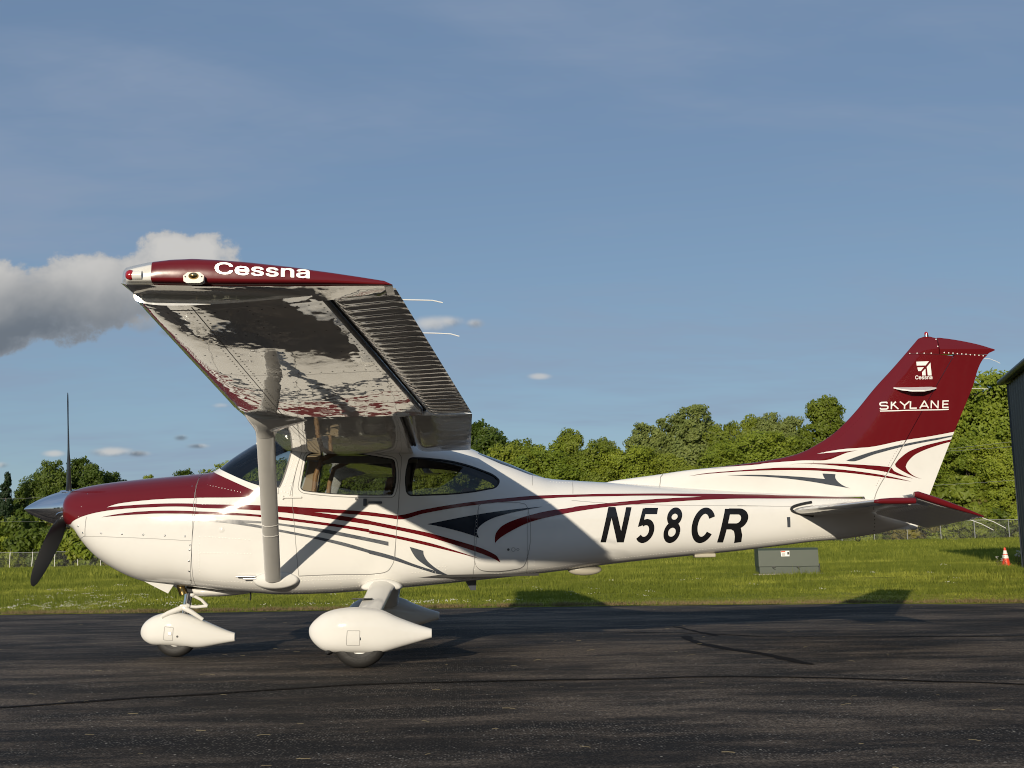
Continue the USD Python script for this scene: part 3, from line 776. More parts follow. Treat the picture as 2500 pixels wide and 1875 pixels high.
# straw and clover along the edge of the asphalt
q = np.stack([gr.uniform(-14, 20, 900), np.zeros(900)], 1)
q[:, 1] = EDGE(q[:, 0]) + np.abs(gr.normal(.05, .16, 900))
scatter('/World/dry_grass', [(blades(34, .24, .02, .06, .008, 1.6, gr), 'dry_blade') for _ in range(3)], np.c_[q, ground_z(*q.T) + .0], gr.integers(0, 3, 900), gr.uniform(0, 6.28, 900), np.ones((900, 3)), 'thin dry straw-coloured grass fringing the edge of the asphalt', 'grass')


def flower_tuft(n, size, h, rng):
    out = []
    for _ in range(n):
        c = rng.uniform(-size / 2, size / 2, 2)
        m = trimesh.creation.icosphere(0, .008 * rng.uniform(.6, 1.2))
        m.apply_scale([1, 1, .7])
        m.apply_translation([*c, h * rng.uniform(.6, 1.1)])
        out.append(m)
    return cat_m(*out)


fl = []
for (cx, cy, sx, sy, n) in ((3.0, 9.9, 1.1, .3, 34), (-1.6, 10.7, .8, .5, 14), (-3.3, 11.3, .6, .8, 40), (5, 14, 6, 3, 18), (-3.6, 15, 1.2, 3, 60), (12, 13, 5, 3, 14)):
    fl.append(np.stack([gr.normal(cx, sx, n), gr.normal(cy, sy, n)], 1))
fl = np.vstack(fl)
fl = fl[fl[:, 1] > EDGE(fl[:, 0]) + .3]
scatter('/World/clover', [(flower_tuft(7, .26, .085, gr), 'petal') for _ in range(3)], np.c_[fl, ground_z(*fl.T)], gr.integers(0, 3, len(fl)), gr.uniform(0, 6.28, len(fl)), np.ones((len(fl), 3)), 'small white clover flowers in the grass', 'flowers')
# cut stems blown over the asphalt
cl = []
for _ in range(130):
    d = 4.2 + 13 * gr.random() ** 1.3
    x, y = 3.9 + gr.uniform(-.52, .52) * d * 1.02 + .045 * d, -10.14 + d
    if y > EDGE(x) - .2:
        continue
    L, a = gr.uniform(.015, .075), gr.normal(0, .7)
    c = np.array([x, y])
    t = np.array([math.cos(a), math.sin(a)]) * L / 2
    k = np.array([-t[1], t[0]]) * gr.uniform(-.05, .05)
    cl.append(tube([[*(c - t), .0045], [*(c + k), .0055], [*(c + t), .005]], float(.0004 + .0004 * gr.random()), 4, False))
tag(obj('cut_stems', cat_m(*cl), 'straw', None, smooth=False), 'loose pale cut grass stems scattered over the dark asphalt', 'grass', kind='stuff')


# ---- trees
def leaves(centres, radii, n, size, rng, up=.12):
    """n leaf sprays spread through clumps; each a bent pair of triangles"""
    w = radii.prod(1) ** (2 / 3)
    k = rng.choice(len(centres), n, p=w / w.sum())
    d = rng.normal(size=(n, 3))
    d /= np.linalg.norm(d, axis=1, keepdims=True)
    r = rng.random(n) ** .42
    c = centres[k] + d * radii[k] * r[:, None]
    ax = c * [1, 1, 0]
    nr = .55 * d + .85 * ax / (np.linalg.norm(ax, axis=1, keepdims=True) + .3) + rng.normal(size=(n, 3)) * .55 + [0, 0, up]
    nr /= np.linalg.norm(nr, axis=1, keepdims=True)
    a = np.cross(nr, rng.normal(size=(n, 3)))
    a /= np.linalg.norm(a, axis=1, keepdims=True)
    b = np.cross(nr, a)
    s = size * rng.uniform(.55, 1.25, n)[:, None]
    V = np.stack([c - a * s, c + b * s * .55 - nr * s * .12, c + a * s, c - b * s * .55 - nr * s * .12], 1)
    F = np.array([(0, 1, 2), (0, 2, 3)])[None] + 4 * np.arange(n)[:, None, None]
    return tm(V.reshape(-1, 3), F.reshape(-1, 3))


def limb(p0, p1, r0, r1, rng, wob=.12, n=7):
    t = np.linspace(0, 1, n)[:, None]
    L = np.linalg.norm(np.subtract(p1, p0))
    c = np.array(p0) * (1 - t) + np.array(p1) * t + rng.normal(size=(n, 3)) * wob * L * .25 * np.sin(t * np.pi)
    return tube(c, np.linspace(r0, r1, n), 7)


def tree(name, label, cat, kind, rng, leaf_mat, bark='bark', n=11000, leaf=.21):
    """a tree of unit height 10 m standing at the origin"""
    t = thing(name, label, cat)
    wood, C, R = [], [], []
    if kind == 'cedar':
        wood.append(limb((0, 0, 0), (0, 0, 9.6), .22, .03, rng, .03))
        for z in np.arange(.7, 9.9, .36):
            w = 2.0 * (1 - (z / 10.3) ** 1.25) + .12
            for a in rng.uniform(0, 6.28, max(3, int(w * 4.5))):
                q = rng.uniform(.45, 1) * w
                C.append((q * math.cos(a), q * math.sin(a), z + rng.normal(0, .15) - .1 * q))
                R.append((.42, .42, .36))
    elif kind == 'bush':
        for a in rng.uniform(0, 6.28, 9):
            r = rng.uniform(.8, 3.6)
            wood.append(limb((.2 * math.cos(a), .2 * math.sin(a), 0), (r * math.cos(a), r * math.sin(a), rng.uniform(5, 8.5)), .10, .03, rng))
        for _ in range(70):
            d = rng.normal(size=3)
            d /= np.linalg.norm(d)
            q = rng.uniform(.55, 1.0)
            C.append((4.4 * q * d[0], 4.4 * q * d[1], 4.9 + 4.6 * q * d[2]))
            k = rng.uniform(.8, 1.5)
            R.append((k, k, k * .8))
    else:
        P = dict(round=(.30, .14, 3.6, 5.0, 20, .95), tall=(.24, .12, 2.6, 5.0, 20, .78), narrow=(.20, .12, 1.8, 5.2, 17, .66), sparse=(.26, .14, 2.9, 5.0, 19, .80), wide=(.34, .14, 4.3, 4.8, 22, 1.0))[kind]
        base, split, rw_, rh, lobes, lr = P
        h0 = 10 * split
        top = (rng.normal(0, .25), rng.normal(0, .25), 8.6)
        wood.append(limb((0, 0, -.2), (top[0] * .4, top[1] * .4, h0 + 1.6), .17, .13, rng, .06))
        wood.append(limb((top[0] * .4, top[1] * .4, h0 + 1.5), top, .13, .03, rng, .10))
        zc = 10 - rh
        for i in range(lobes):
            f = i / (lobes - 1)
            z = h0 + .6 + (9.0 - h0) * f
            prof = math.sqrt(max(.05, 1 - ((z - zc) / (rh * 1.05)) ** 2))
            a = 2.4 * i + rng.normal(0, .35)
            r = rw_ * prof * rng.uniform(.35, .72)
            c = np.array([r * math.cos(a), r * math.sin(a), z])
            s0 = np.array([top[0] * .4, top[1] * .4, max(h0 * .7, z - 1.8)])
            wood.append(limb(s0, c, .06, .02, rng, .15))
            k = lr * rng.uniform(.8, 1.25) * (1.0 if kind != 'sparse' else .85)
            C.append(c)
            R.append((1.25 * k, 1.25 * k, 1.15 * k))
            nb = 17 if kind != 'sparse' else 11
            for _ in range(nb):
                d = rng.normal(size=3)
                d /= np.linalg.norm(d)
                cc = c + d * [1.35 * k, 1.35 * k, 1.2 * k] * rng.uniform(.6, 1.12)
                C.append(cc)
                q = k * rng.uniform(.24, .62)
                R.append((q, q, q * .85))
                if rng.random() < (.25 if kind != 'sparse' else .7):
                    wood.append(limb(c, cc, .035, .015, rng, .2, 4))
    C, R = np.array(C), np.array(R)
    hi = C[:, 2].argmax()
    fz = 9.75 / (C[hi, 2] + R[hi, 2])
    C[:, 2] *= fz
    for w0 in wood:
        w0.vertices[:, 2] *= fz * (.97 if kind != 'bush' else 1)
    obj('trunk', cat_m(*wood), bark, t, smooth=60)
    obj('crown', leaves(C, R, n, leaf, rng), leaf_mat, t, smooth=False)
    return t


tr = np.random.default_rng(5)
PROTO = {}
SPEC = dict(  # kind -> shape, leaves, bark, number of leaf sprays, size
    oak=('round', 'leaf_deep', 'bark', 44000, .125), gum=('tall', 'leaf_pale', 'bark_pale', 36000, .125), poplar=('narrow', 'leaf_mid', 'bark_pale', 24000, .115), elm=('wide', 'leaf_fresh', 'bark', 44000, .125),
    sycamore=('sparse', 'leaf_pale', 'bark_pale', 17000, .115), ash=('sparse', 'leaf_mid', 'bark_pale', 24000, .12), maple=('round', 'leaf_mid', 'bark', 42000, .125), cedar=('cedar', 'needle_dark', 'bark', 24000, .12), locust=('sparse', 'leaf_fresh', 'bark', 24000, .12))
FENCE0, FENCE1 = np.array([-50.0, 127.0]), np.array([55.0, 95.5])


def plant(kind, name, label, cat, px, base_d, height, width=1.0, group=None):
    """px: bearing as a fraction of x over distance; base_d: metres from the camera"""
    x, y = base_d if px is None else (3.865 + px * base_d, -10.14 + base_d)
    z = float(ground_z(x, y)) - .1
    k = height / 10
    sc_ = (k * width, k * width, k)
    rot_ = float(tr.uniform(0, 360))
    if kind not in PROTO:
        sh, lm, bk, n, ls = SPEC[kind]
        t = tree(name, label, cat, sh, np.random.default_rng(len(PROTO) * 7 + 3), lm, bk, n, ls)
        place(t, (x, y, z), rot_, sc_)
        if group:
            tag(t, group=group)
        PROTO[kind] = t
        return t
    return dup(PROTO[kind], name, label, cat, (x, y, z), rot_, sc_, group)


WOOD = 'trees of the wood behind the fence'
TREES = [
    # bearing, distance, height, width, kind, name, label
    (-.430, 150, 13.0, .9, 'oak', 'round dark tree cut by the left picture edge'),
    (-.397, 146, 12.6, .75, 'cedar', 'dark pointed cedar at the far left, in front of the propeller'),
    (-.373, 152, 12.8, 1.0, 'oak', 'dark leafy tree just right of the pointed cedar'),
    (-.352, 148, 14.2, .85, 'oak', 'dark tree left of the upright propeller blade, above the spinner'),
    (-.330, 148, 14.6, 1.0, 'oak', 'rounded tree just right of the upright propeller blade'),
    (-.303, 150, 12.7, .95, 'oak', 'green tree above the front of the maroon engine cowling'),
    (-.277, 152, 12.5, .8, 'locust', 'open feathery tree showing last above the maroon cowling'),
    (-.240, 150, 13.0, 1.0, 'oak', 'dark tree hidden behind the windshield'),
    (-.200, 142, 13.5, 1.1, 'elm', 'broad tree seen through the front of the door window'),
    (-.160, 138, 13.2, 1.1, 'maple', 'tree seen through the middle of the door window'),
    (-.120, 132, 13.0, 1.1, 'elm', 'tree seen through the rear of the door window'),
    (-.075, 128, 12.5, 1.1, 'oak', 'dark tree seen through the rear side window'),
    (-.030, 124, 12.0, 1.1, 'maple', 'tree behind the back end of the rear side window'),
    (.018, 112, 13.6, 1.15, 'oak', 'big dark rounded tree right of the flap, above the sloping cabin roof'),
    (.052, 116, 12.0, 1.0, 'maple', 'smaller tree leaning on the right of the big dark rounded tree'),
    (.075, 118, 11.6, 1.0, 'elm', 'flat-topped green tree above the start of the tail boom'),
    (.098, 117, 12.9, 0.85, 'poplar', 'narrow light-green tree standing alone above the boom behind the cabin'),
    (.116, 116, 11.4, 1.0, 'maple', 'dense low tree right of the narrow light-green one'),
    (.131, 121, 12.2, 0.7, 'sycamore', 'small pale sparse tree in the gap left of the tall pale pair'),
    (.166, 114, 13.0, 1.0, 'gum', 'left one of the two tall pale trees above the registration letters'),
    (.206, 114, 14.7, 1.15, 'gum', 'right and taller one of the two tall pale trees above the registration letters'),
    (.232, 112, 12.1, .9, 'maple', 'dark mid-height tree right of the taller pale tree'),
    (.254, 118, 13.5, .75, 'ash', 'wispy tree above the middle of the dorsal fillet'),
    (.272, 116, 14.0, .85, 'sycamore', 'pale thin tree left of the tallest tree before the fin'),
    (.292, 118, 13.9, .9, 'gum', 'pale dense tree left of the tallest tree before the fin'),
    (.325, 112, 15.2, .95, 'poplar', 'tallest tree in front of the fin, light green and open'),
    (.345, 116, 12.2, 1.0, 'maple', 'tree whose top hides behind the leading edge of the fin'),
    (.362, 114, 13.9, .8, 'poplar', 'single sprig of a tree peeping over the leading edge of the fin'),
    (.400, 110, 13.6, 1.0, 'elm', 'tree hidden behind the maroon fin'),
    (.442, 108, 15.4, 1.05, 'locust', 'open tall tree just right of the rudder'),
    (.474, 106, 16.3, 1.15, 'elm', 'tallest dense tree between the rudder and the hangar'),
    (.505, 108, 14.9, 1.0, 'ash', 'thin tree touching the hangar wall'),
    (.545, 108, 14.5, 1.1, 'oak', 'tree behind the hangar corner'),
    (.036, 108, 10.6, 1.15, 'maple', 'low green tree in the front row right of the big dark rounded tree'),
    (.064, 107, 10.0, 1.3, 'elm', 'broad low tree in the front row above the middle of the boom'),
    (0.108, 106, 9.4, 1.1, 'locust', 'low fresh-green tree before the narrow light-green one'),
    (0.146, 105, 9.6, 1.1, 'elm', 'low bushy tree at the foot of the left tall pale tree'),
    (0.186, 105, 8.8, 1.1, 'maple', 'low dark tree between the feet of the two tall pale trees'),
    (0.228, 104, 9.6, 1.15, 'locust', 'bright low tree before the foot of the dark mid-height tree'),
    (0.262, 104, 10.6, 1.25, 'elm', 'widest bright-green tree of the front row, above the dorsal fillet'),
    (0.3, 104, 10.2, 1.15, 'maple', 'low front-row tree left of the foot of the tallest open tree'),
    (0.338, 103, 9.8, 1.15, 'elm', 'low front-row tree behind the foot of the fin'),
    (0.458, 101, 9.8, 1.1, 'locust', 'low fresh-green tree right behind the rudder trailing edge'),
    (0.492, 100, 9.6, 1.1, 'elm', 'low bushy tree beside the hangar, before the tall ones'),
    (.600, 110, 15.0, 1.1, 'maple', 'tree wholly behind the hangar'),
]
NAMES = dict(cedar='cedar_tree')
def fence_distance(b):
    """distance from the camera at which the fence crosses the bearing b"""
    dx, dy = FENCE1 - FENCE0
    a = np.array([[b, -dx], [1.0, -dy]])
    return float(np.linalg.solve(a, [FENCE0[0] - 3.865, FENCE0[1] + 10.14])[0])


for b, d, h, w, k, lab in TREES:
    if b > 0:
        dn = max(d, fence_distance(b) + (4.5 if 'front' in lab or 'low ' in lab else 10))
        h, d = h * dn / d, dn
    plant(k, NAMES.get(k, 'tree'), lab, 'tree', b, d, h, w, WOOD)
# lower growth in front of them, behind the fence: one mass
sh_pts, sh_idx, sh_sc = [], [], []
for i in range(520):
    f = gr.uniform(-.25, 1.25)
    p0 = FENCE0 + (FENCE1 - FENCE0) * f
    back = gr.uniform(2.0, 17)
    n_ = np.array([.287, .958])
    p0 = p0 + n_ * back
    hgt = gr.uniform(.28, .70) * (1 + back * .03)
    sh_pts.append((*p0, float(ground_z(*p0)) - .2))
    sh_idx.append(gr.integers(0, 4))
    sh_sc.append((hgt * 1.05, hgt * 1.05, hgt))
bush_protos = []
for k_, lm in enumerate(('leaf_fresh', 'leaf_mid', 'brush', 'leaf_deep')):
    rg = np.random.default_rng(40 + k_)
    C, R = [], []
    for _ in range(60):
        d = rg.normal(size=3)
        d /= np.linalg.norm(d)
        q = rg.uniform(.4, 1.0)
        C.append((4.4 * q * d[0], 4.4 * q * d[1], 4.6 + 4.6 * q * d[2]))
        k = rg.uniform(.8, 1.6)
        R.append((k, k, k * .8))
    bush_protos.append((leaves(np.array(C), np.array(R), 6500, .46, rg), lm))
bk = [(x_, -82 - 6 * math.sin(k_ * 1.7), float(ground_z(x_, -82)) - .2) for k_, x_ in enumerate(np.arange(-90, 96, 6.5))]
bks = [((1.05, 1.0, 1.05 + .2 * math.sin(k_ * 2.3))) for k_ in range(len(bk))]
scatter('/World/distant_wood', bush_protos, bk, [k_ % 4 for k_ in range(len(bk))], gr.uniform(0, 6.28, len(bk)), bks, 'distant wood on the far side of the apron, mirrored in the glossy paint', 'wood')
scatter('/World/undergrowth', bush_protos, sh_pts, sh_idx, gr.uniform(0, 6.28, len(sh_pts)), sh_sc, 'tangled green undergrowth filling the wood edge behind the chain-link fence', 'undergrowth')

# ---- chain-link fence
fence = thing('chain_link_fence', 'long grey chain-link fence with thin posts between the field and the wood', 'fence', (0, 0, 0))
dirf = (FENCE1 - FENCE0) / np.linalg.norm(FENCE1 - FENCE0)
Lf = float(np.linalg.norm(FENCE1 - FENCE0))
FH = 1.86
st_pos = np.arange(-21.0, Lf + 22, 3.05)
fpt = lambda s_: FENCE0 + dirf * s_
post_m = tube([(0, 0, -.2), (0, 0, FH + .05)], .036, 7)
arm_m = tube([(0, 0, FH + .02), (.05, -.14, FH + .20), (.10, -.27, FH + .33)], .022, 6)
for s_ in st_pos:
    p0 = fpt(s_)
    z0 = float(ground_z(*p0))
    m = cat_m(post_m, arm_m) if s_ < 45 else post_m
    obj('post', m.copy().apply_translation((*p0, z0)), 'galvanized', fence, smooth=50)
sr = np.arange(st_pos[0], st_pos[-1], 1.5)
rail = lambda h, r: tube([(*fpt(s_), float(ground_z(*fpt(s_))) + h) for s_ in sr], r, 6)
obj('top_rail', rail(FH, .030), 'galvanized', fence, smooth=50)
obj('bottom_rail', rail(.10, .026), 'galvanized', fence, smooth=50)
wv_, k = [], 0
pitch = .085
s0 = np.arange(st_pos[0], st_pos[-1], pitch)
for sg in (1, -1):
    a = np.array([fpt(q) for q in s0])
    b = np.array([fpt(q + sg * FH) for q in s0])
    za, zb2 = ground_z(*a.T) + .06, ground_z(*b.T) + FH
    A, B = np.c_[a, za], np.c_[b, zb2]
    off = np.array([dirf[0] * .0022, dirf[1] * .0022, 0])
    wv_.append(np.stack([A - off, A + off, B + off, B - off], 1) + np.array([0, .004 * sg, 0]))
W_ = np.concatenate(wv_)
Fm = np.array([(0, 1, 2), (0, 2, 3)])[None] + 4 * np.arange(len(W_))[:, None, None]
obj('wire_mesh', tm(W_.reshape(-1, 3), Fm.reshape(-1, 3)), 'mesh_wire', fence, smooth=False, kind='stuff')

# ---- overhead wires in front of the wood
def wire(label, a, b, sag=.5, r=.011):
    t = np.linspace(0, 1, 40)[:, None]
    c = np.array(a) * (1 - t) + np.array(b) * t - np.array([0, 0, sag]) * (4 * t * (1 - t))
    o = obj('overhead_wire', tube(c, r, 5), 'mesh_wire', None, smooth=60)
    tag(o, label, 'wire')


def at(px_, d, zz):
    return (3.865 + px_ * d, -10.14 + d, zz)


wire('thin wire rising from the cabin roof across the wood to the fin', at(-.06, 118, 7.4), at(.52, 92, 10.0), .5)
wire('upper thin wire across the trees right of the rudder', at(.38, 96, 9.2), at(.56, 90, 9.6), .1)
wire('lower thin wire across the trees right of the rudder', at(.38, 97, 6.4), at(.56, 91, 6.9), .1)
wire('upper thin wire across the dark trees left of the spinner', at(-.46, 132, 8.6), at(-.24, 128, 8.8), .2)
wire('lower thin wire across the dark trees left of the spinner', at(-.46, 132, 6.0), at(-.24, 128, 6.1), .2)

# ---- transformer cabinet
bxp = np.array([[10.62, 15.75], [12.10, 15.50]])
ang = math.atan2(bxp[1, 1] - bxp[0, 1], bxp[1, 0] - bxp[0, 0])
bc = thing('utility_cabinet', 'dark green metal utility cabinet with a white warning sticker, behind the tail boom', 'utility cabinet', (11.70, 17.3, float(ground_z(11.7, 16.8)) - .02), math.degrees(ang))
bw, bd_, bh = 1.40, 1.10, .64
up_ = np.array([(-bw / 2, -bd_ / 2 + .06, .0), (-bw / 2, -bd_ / 2 + .06, .27), (-bw / 2, -bd_ / 2, .28), (-bw / 2, -bd_ / 2 + .02, bh - .10), (-bw / 2, -bd_ / 2 + .12, bh - .02), (-bw / 2, bd_ / 2, bh), (-bw / 2, bd_ / 2, 0)])
body = trimesh.creation.extrude_polygon(Polygon([(-bd_ / 2, .20), (-bd_ / 2 + .015, bh - .06), (-bd_ / 2 + .07, bh - .01), (bd_ / 2, bh), (bd_ / 2, .20)]), bw)
v_ = np.array(body.vertices)
body = tm(np.stack([v_[:, 2] - bw / 2, v_[:, 0], v_[:, 1]], 1), body.faces)
body.fix_normals()
obj('hood', body, 'cabinet_green', bc, smooth=20)
obj('door', bx(bw - .02, .03, .18, (0, -bd_ / 2 - .004, .10), .006), 'cabinet_green', bc, smooth=20)
obj('lower_body', bx(bw - .03, bd_ - .04, .20, (0, .02, .10)), 'cabinet_green', bc, smooth=20)
for x in (-.35, .22):
    obj('hinge', bx(.09, .02, .035, (x, -bd_ / 2 - .022, .186), .005), 'cabinet_dark', bc)
    obj('catch', tube([(x - .03, -bd_ / 2 - .028, .168), (x + .03, -bd_ / 2 - .028, .125)], .009, 6), 'cabinet_dark', bc)
stk = obj('warning_sticker', bx(.20, .004, .13, (-.07, -bd_ / 2 - .001, bh - .14)), 'sticker', bc)
obj('sticker_band', bx(.10, .004, .028, (-.115, -bd_ / 2 - .0045, bh - .092)), 'sticker_red', stk)
obj('sticker_figure', bx(.045, .004, .06, (.0, -bd_ / 2 - .0045, bh - .135)), 'cabinet_dark', stk)
for k_ in range(3):
    obj('sticker_line', bx(.075, .004, .008, (-.11, -bd_ / 2 - .0045, bh - .145 - .017 * k_)), 'cabinet_dark', stk)
obj('side_box', bx(.05, .16, .24, (bw / 2 + .02, -bd_ / 2 + .20, .13), .01), 'cabinet_dark', bc)
obj('pad', bx(bw + .24, bd_ + .24, .10, (0, 0, -.02), .01), 'concrete', bc)

# ---- traffic cone and weeds
cx_, cy_ = 17.25, 17.5
cn_ = thing('traffic_cone', 'orange traffic cone with two white bands in the grass by the hangar shadow', 'traffic cone', (cx_, cy_, float(ground_z(cx_, cy_)) - .01))
CH = .46
rc = lambda z: .115 - (.115 - .022) * z / CH
ringc = lambda z0, z1, off: trimesh.creation.revolve(np.array([(rc(z0) + off, z0), (rc(z1) + off, z1), (rc(z1) - .01, z1), (rc(z0) - .01, z0), (rc(z0) + off, z0)]), sections=36)
obj('body', trimesh.creation.revolve(np.array([(rc(.02), .02), (rc(CH), CH), (0.012, CH + .01), (0, CH + .01)]), sections=36), 'cone_orange', cn_, smooth=40)
obj('base', bx(.30, .30, .03, (0, 0, .015), .012), 'cone_orange', cn_, smooth=40)
obj('white_band', ringc(.205, .285, .003), 'cone_white', cn_, smooth=40)
obj('white_band', ringc(.305, .395, .003), 'cone_white', cn_, smooth=40)


def weed(n, spread, h, rng):
    st_, hd = [], []
    for _ in range(n):
        x, y = rng.normal(0, spread, 2)
        hh = h * rng.uniform(.6, 1.1)
        tipx, tipy = x + rng.normal(0, .06), y + rng.normal(0, .06)
        st_.append(tube([(x, y, 0), ((x + tipx) / 2 + rng.normal(0, .01), (y + tipy) / 2, hh * .55), (tipx, tipy, hh)], [.006, .005, .003], 5))
        for _ in range(9):
            a = rng.uniform(0, 6.28)
            q = rng.uniform(0, .045)
            hd.append(ellipsoid((tipx + q * math.cos(a), tipy + q * math.sin(a), hh + rng.uniform(-.02, .03)), (.012, .012, .007), 0))
        for _ in range(4):
            z_ = hh * rng.uniform(.15, .75)
            a = rng.uniform(0, 6.28)
            st_.append(blade_leaf(x, y, z_, a, rng))
    return cat_m(*st_), cat_m(*hd)


def blade_leaf(x, y, z, a, rng):
    L = rng.uniform(.04, .10)
    d = np.array([math.cos(a), math.sin(a)])
    n = np.array([-d[1], d[0]]) * .010
    p = np.array([x, y])
    return tm(np.array([(*p, z), (*(p + d * L * .5 + n), z + .03), (*(p + d * L), z + .02), (*(p + d * L * .5 - n), z + .03)]), np.array([(0, 1, 2), (0, 2, 3)]))


wr = np.random.default_rng(3)
for dx_, n, h, lab in ((-.20, 3, .26, 'single thin flowering weed left of the traffic cone'), (.36, 12, .34, 'tall clump of pale flowering weeds right of the traffic cone')):
    w_ = thing('weed', lab, 'weed', (cx_ + dx_, cy_ - .12, float(ground_z(cx_ + dx_, cy_ - .12)) - .01))
    a_, b_ = weed(n, .035 if n < 5 else .10, h, wr)
    obj('stalk', a_, 'stalk', w_, smooth=50)
    obj('flower_head', b_, 'petal', w_, smooth=50, kind='stuff')

# ---- hangar at the right edge
hg = thing('hangar', 'dark ribbed metal hangar whose wall and eave cut into the right picture edge', 'hangar', (0, 0, 0))
C0 = np.array([17.05, 16.2])
dw = np.array([-.297, -1.0])
dw /= np.linalg.norm(dw)                                 # along the wall, towards the camera
dr = np.array([-dw[1], dw[0]])                           # into the building, to the right
LEN, WID, EAVE, RIDGE = 25.0, 18.0, 4.77, 6.9
P3 = lambda a, b, z: np.array([*(C0 + dw * a + dr * b), z])
# ribbed wall sheets
def sheet(p0, along, length, h0, h1, out, name, pitch=.30):
    s_ = np.arange(0, length + 1e-6, pitch / 6)
    ph = (s_ / pitch) % 1
    o = .03 * np.clip((.22 - np.abs(ph - .5)) / .08, 0, 1)
    bot_ = np.stack([p0[0] + along[0] * s_ + out[0] * o, p0[1] + along[1] * s_ + out[1] * o, np.full(len(s_), -.05)], 1)
    top_ = bot_.copy()
    top_[:, 2] = h0 + (h1 - h0) * s_ / length if np.ndim(h1) == 0 else 0
    return obj(name, grid_mesh(np.stack([bot_, top_], 1)), 'hangar_sheet', hg, smooth=20)


sheet(C0, dw, LEN, EAVE, EAVE, -dr, 'wall')
sheet(C0, dr, WID / 2, EAVE, RIDGE, -dw, 'gable_wall')
sheet(C0 + dr * WID / 2, dr, WID / 2, RIDGE, EAVE, -dw, 'gable_wall')
sheet(C0 + dw * LEN, dr, WID / 2, EAVE, RIDGE, dw, 'gable_wall')
sheet(C0 + dw * LEN + dr * WID / 2, dr, WID / 2, RIDGE, EAVE, dw, 'gable_wall')
sheet(C0 + dr * WID, dw, LEN, EAVE, EAVE, dr, 'wall')
tilt = (RIDGE - EAVE) / (WID / 2)
for s in (0, 1):
    b0, b1 = (-.14, WID / 2) if s == 0 else (WID + .14, WID / 2)
    h = lambda b: EAVE + .03 + tilt * (b if s == 0 else WID - b)
    q = [P3(a, b, h(b) + d_) for d_ in (0, .16) for a, b in ((-.14, b0), (LEN + .14, b0), (LEN + .14, b1), (-.14, b1))]
    m = trimesh.Trimesh(np.array(q), [[0, 1, 2], [0, 2, 3], [4, 6, 5], [4, 7, 6], [0, 4, 5], [0, 5, 1], [1, 5, 6], [1, 6, 2], [2, 6, 7], [2, 7, 3], [3, 7, 4], [3, 4, 0]], process=False)
    m.fix_normals()
    obj('roof', m, 'hangar_roof', hg, smooth=False)
obj('corner_trim', tube([P3(.0, .0, -.05), P3(.0, .0, EAVE)], .055, 4), 'hangar_trim', hg, smooth=False)
obj('gutter', tube([P3(-.16, -.17, EAVE + .06), P3(LEN + .1, -.17, EAVE + .06)], .07, 8), 'hangar_trim', hg, smooth=50)

# daytime moon: a faint speck far away is left to the sky

# ---------------------------------------------------------------- the aircraft
plane = thing('airplane', 'white and maroon single-engine high-wing airplane parked side-on on the asphalt apron', 'airplane')
TH = np.linspace(-np.pi / 2, np.pi / 2, 73)
XS = np.unique(np.round(np.r_[np.arange(.44, .80, .015), np.arange(.80, 2.6, .03), np.arange(2.6, 7.95, .045), 7.95], 4))
GX, GZ = np.arange(.40, 8.9, .03), np.arange(.4, 2.9, .02)


def fus_normal(x, th, e=2e-4):
    x, th = np.asarray(x, float), np.asarray(th, float)
    a = fus_pt(np.clip(x + e, .44, 7.95), th) - fus_pt(np.clip(x - e, .44, 7.95), th)
    lo, hi = np.clip(th - 6 * e, -np.pi / 2, np.pi / 2), np.clip(th + 6 * e, -np.pi / 2, np.pi / 2)
    b = fus_pt(x, hi) - fus_pt(x, lo)
    n = np.cross(a, b)
    L = np.linalg.norm(n, axis=-1, keepdims=True)
    n = np.where(L > 1e-14, n / np.maximum(L, 1e-14), np.stack([0 * x, -np.cos(th), np.sin(th)], -1))
    return n * np.where((n * np.stack([0 * x, -np.cos(th), np.sin(th)], -1)).sum(-1, keepdims=True) < 0, -1, 1)


def to_th(poly_pts, step=.015):
    q = dense(poly_pts, step)
    return np.stack([q[:, 0], fus_th(q[:, 0], q[:, 1])], 1)


def skin(poly, inset=0.0):
    """a piece of the left half of the skin from a polygon in (x, th)"""
    v, f = clip_grid(poly, XS, TH)
    P, n = fus_pt(v[:, 0], v[:, 1]), fus_normal(v[:, 0], v[:, 1])
    P = P - n * inset
    return P, oriented(P, f, n), n


def both(piece):
    v, f, n = piece
    v2, f2, n2 = mirror(v, f, n)
    return (np.vstack([v, v2]), np.vstack([f, f2 + len(v)])), np.vstack([n, n2])


def side_sheet(poly, off=.0022, surf='fus', flip=False):
    """a painted film lying on the fuselage or the fin, from a polygon in side view (x, z)"""
    v, f = clip_grid(poly, GX, GZ)
    x, z = v[:, 0], v[:, 1]
    fy = fus_y if surf == 'fus' else fin_y
    e = 1e-3
    y = -fy(x, z)
    dx, dz = -(fy(x + e, z) - fy(x - e, z)) / (2 * e), -(fy(x, z + e) - fy(x, z - e)) / (2 * e)
    n = np.stack([dx, -np.ones_like(dx), dz], 1)
    n = np.clip(n, -6, 6)
    n /= np.linalg.norm(n, axis=1, keepdims=True)
    P = np.stack([x, y, z], 1) + n * off
    f = oriented(P, f, n)
    if flip:
        P, f, n = mirror(P, f, n)
    return P, f, n


def film(name, poly, mat, parent, off=.0022, surf='fus', label=None, right=True):
    out = []
    for flip in ((False, True) if right else (False,)):
        P, f, n = side_sheet(poly, off, surf, flip)
        out.append(obj(name, (P, f), mat, parent, normals=n, label=label))
    return out


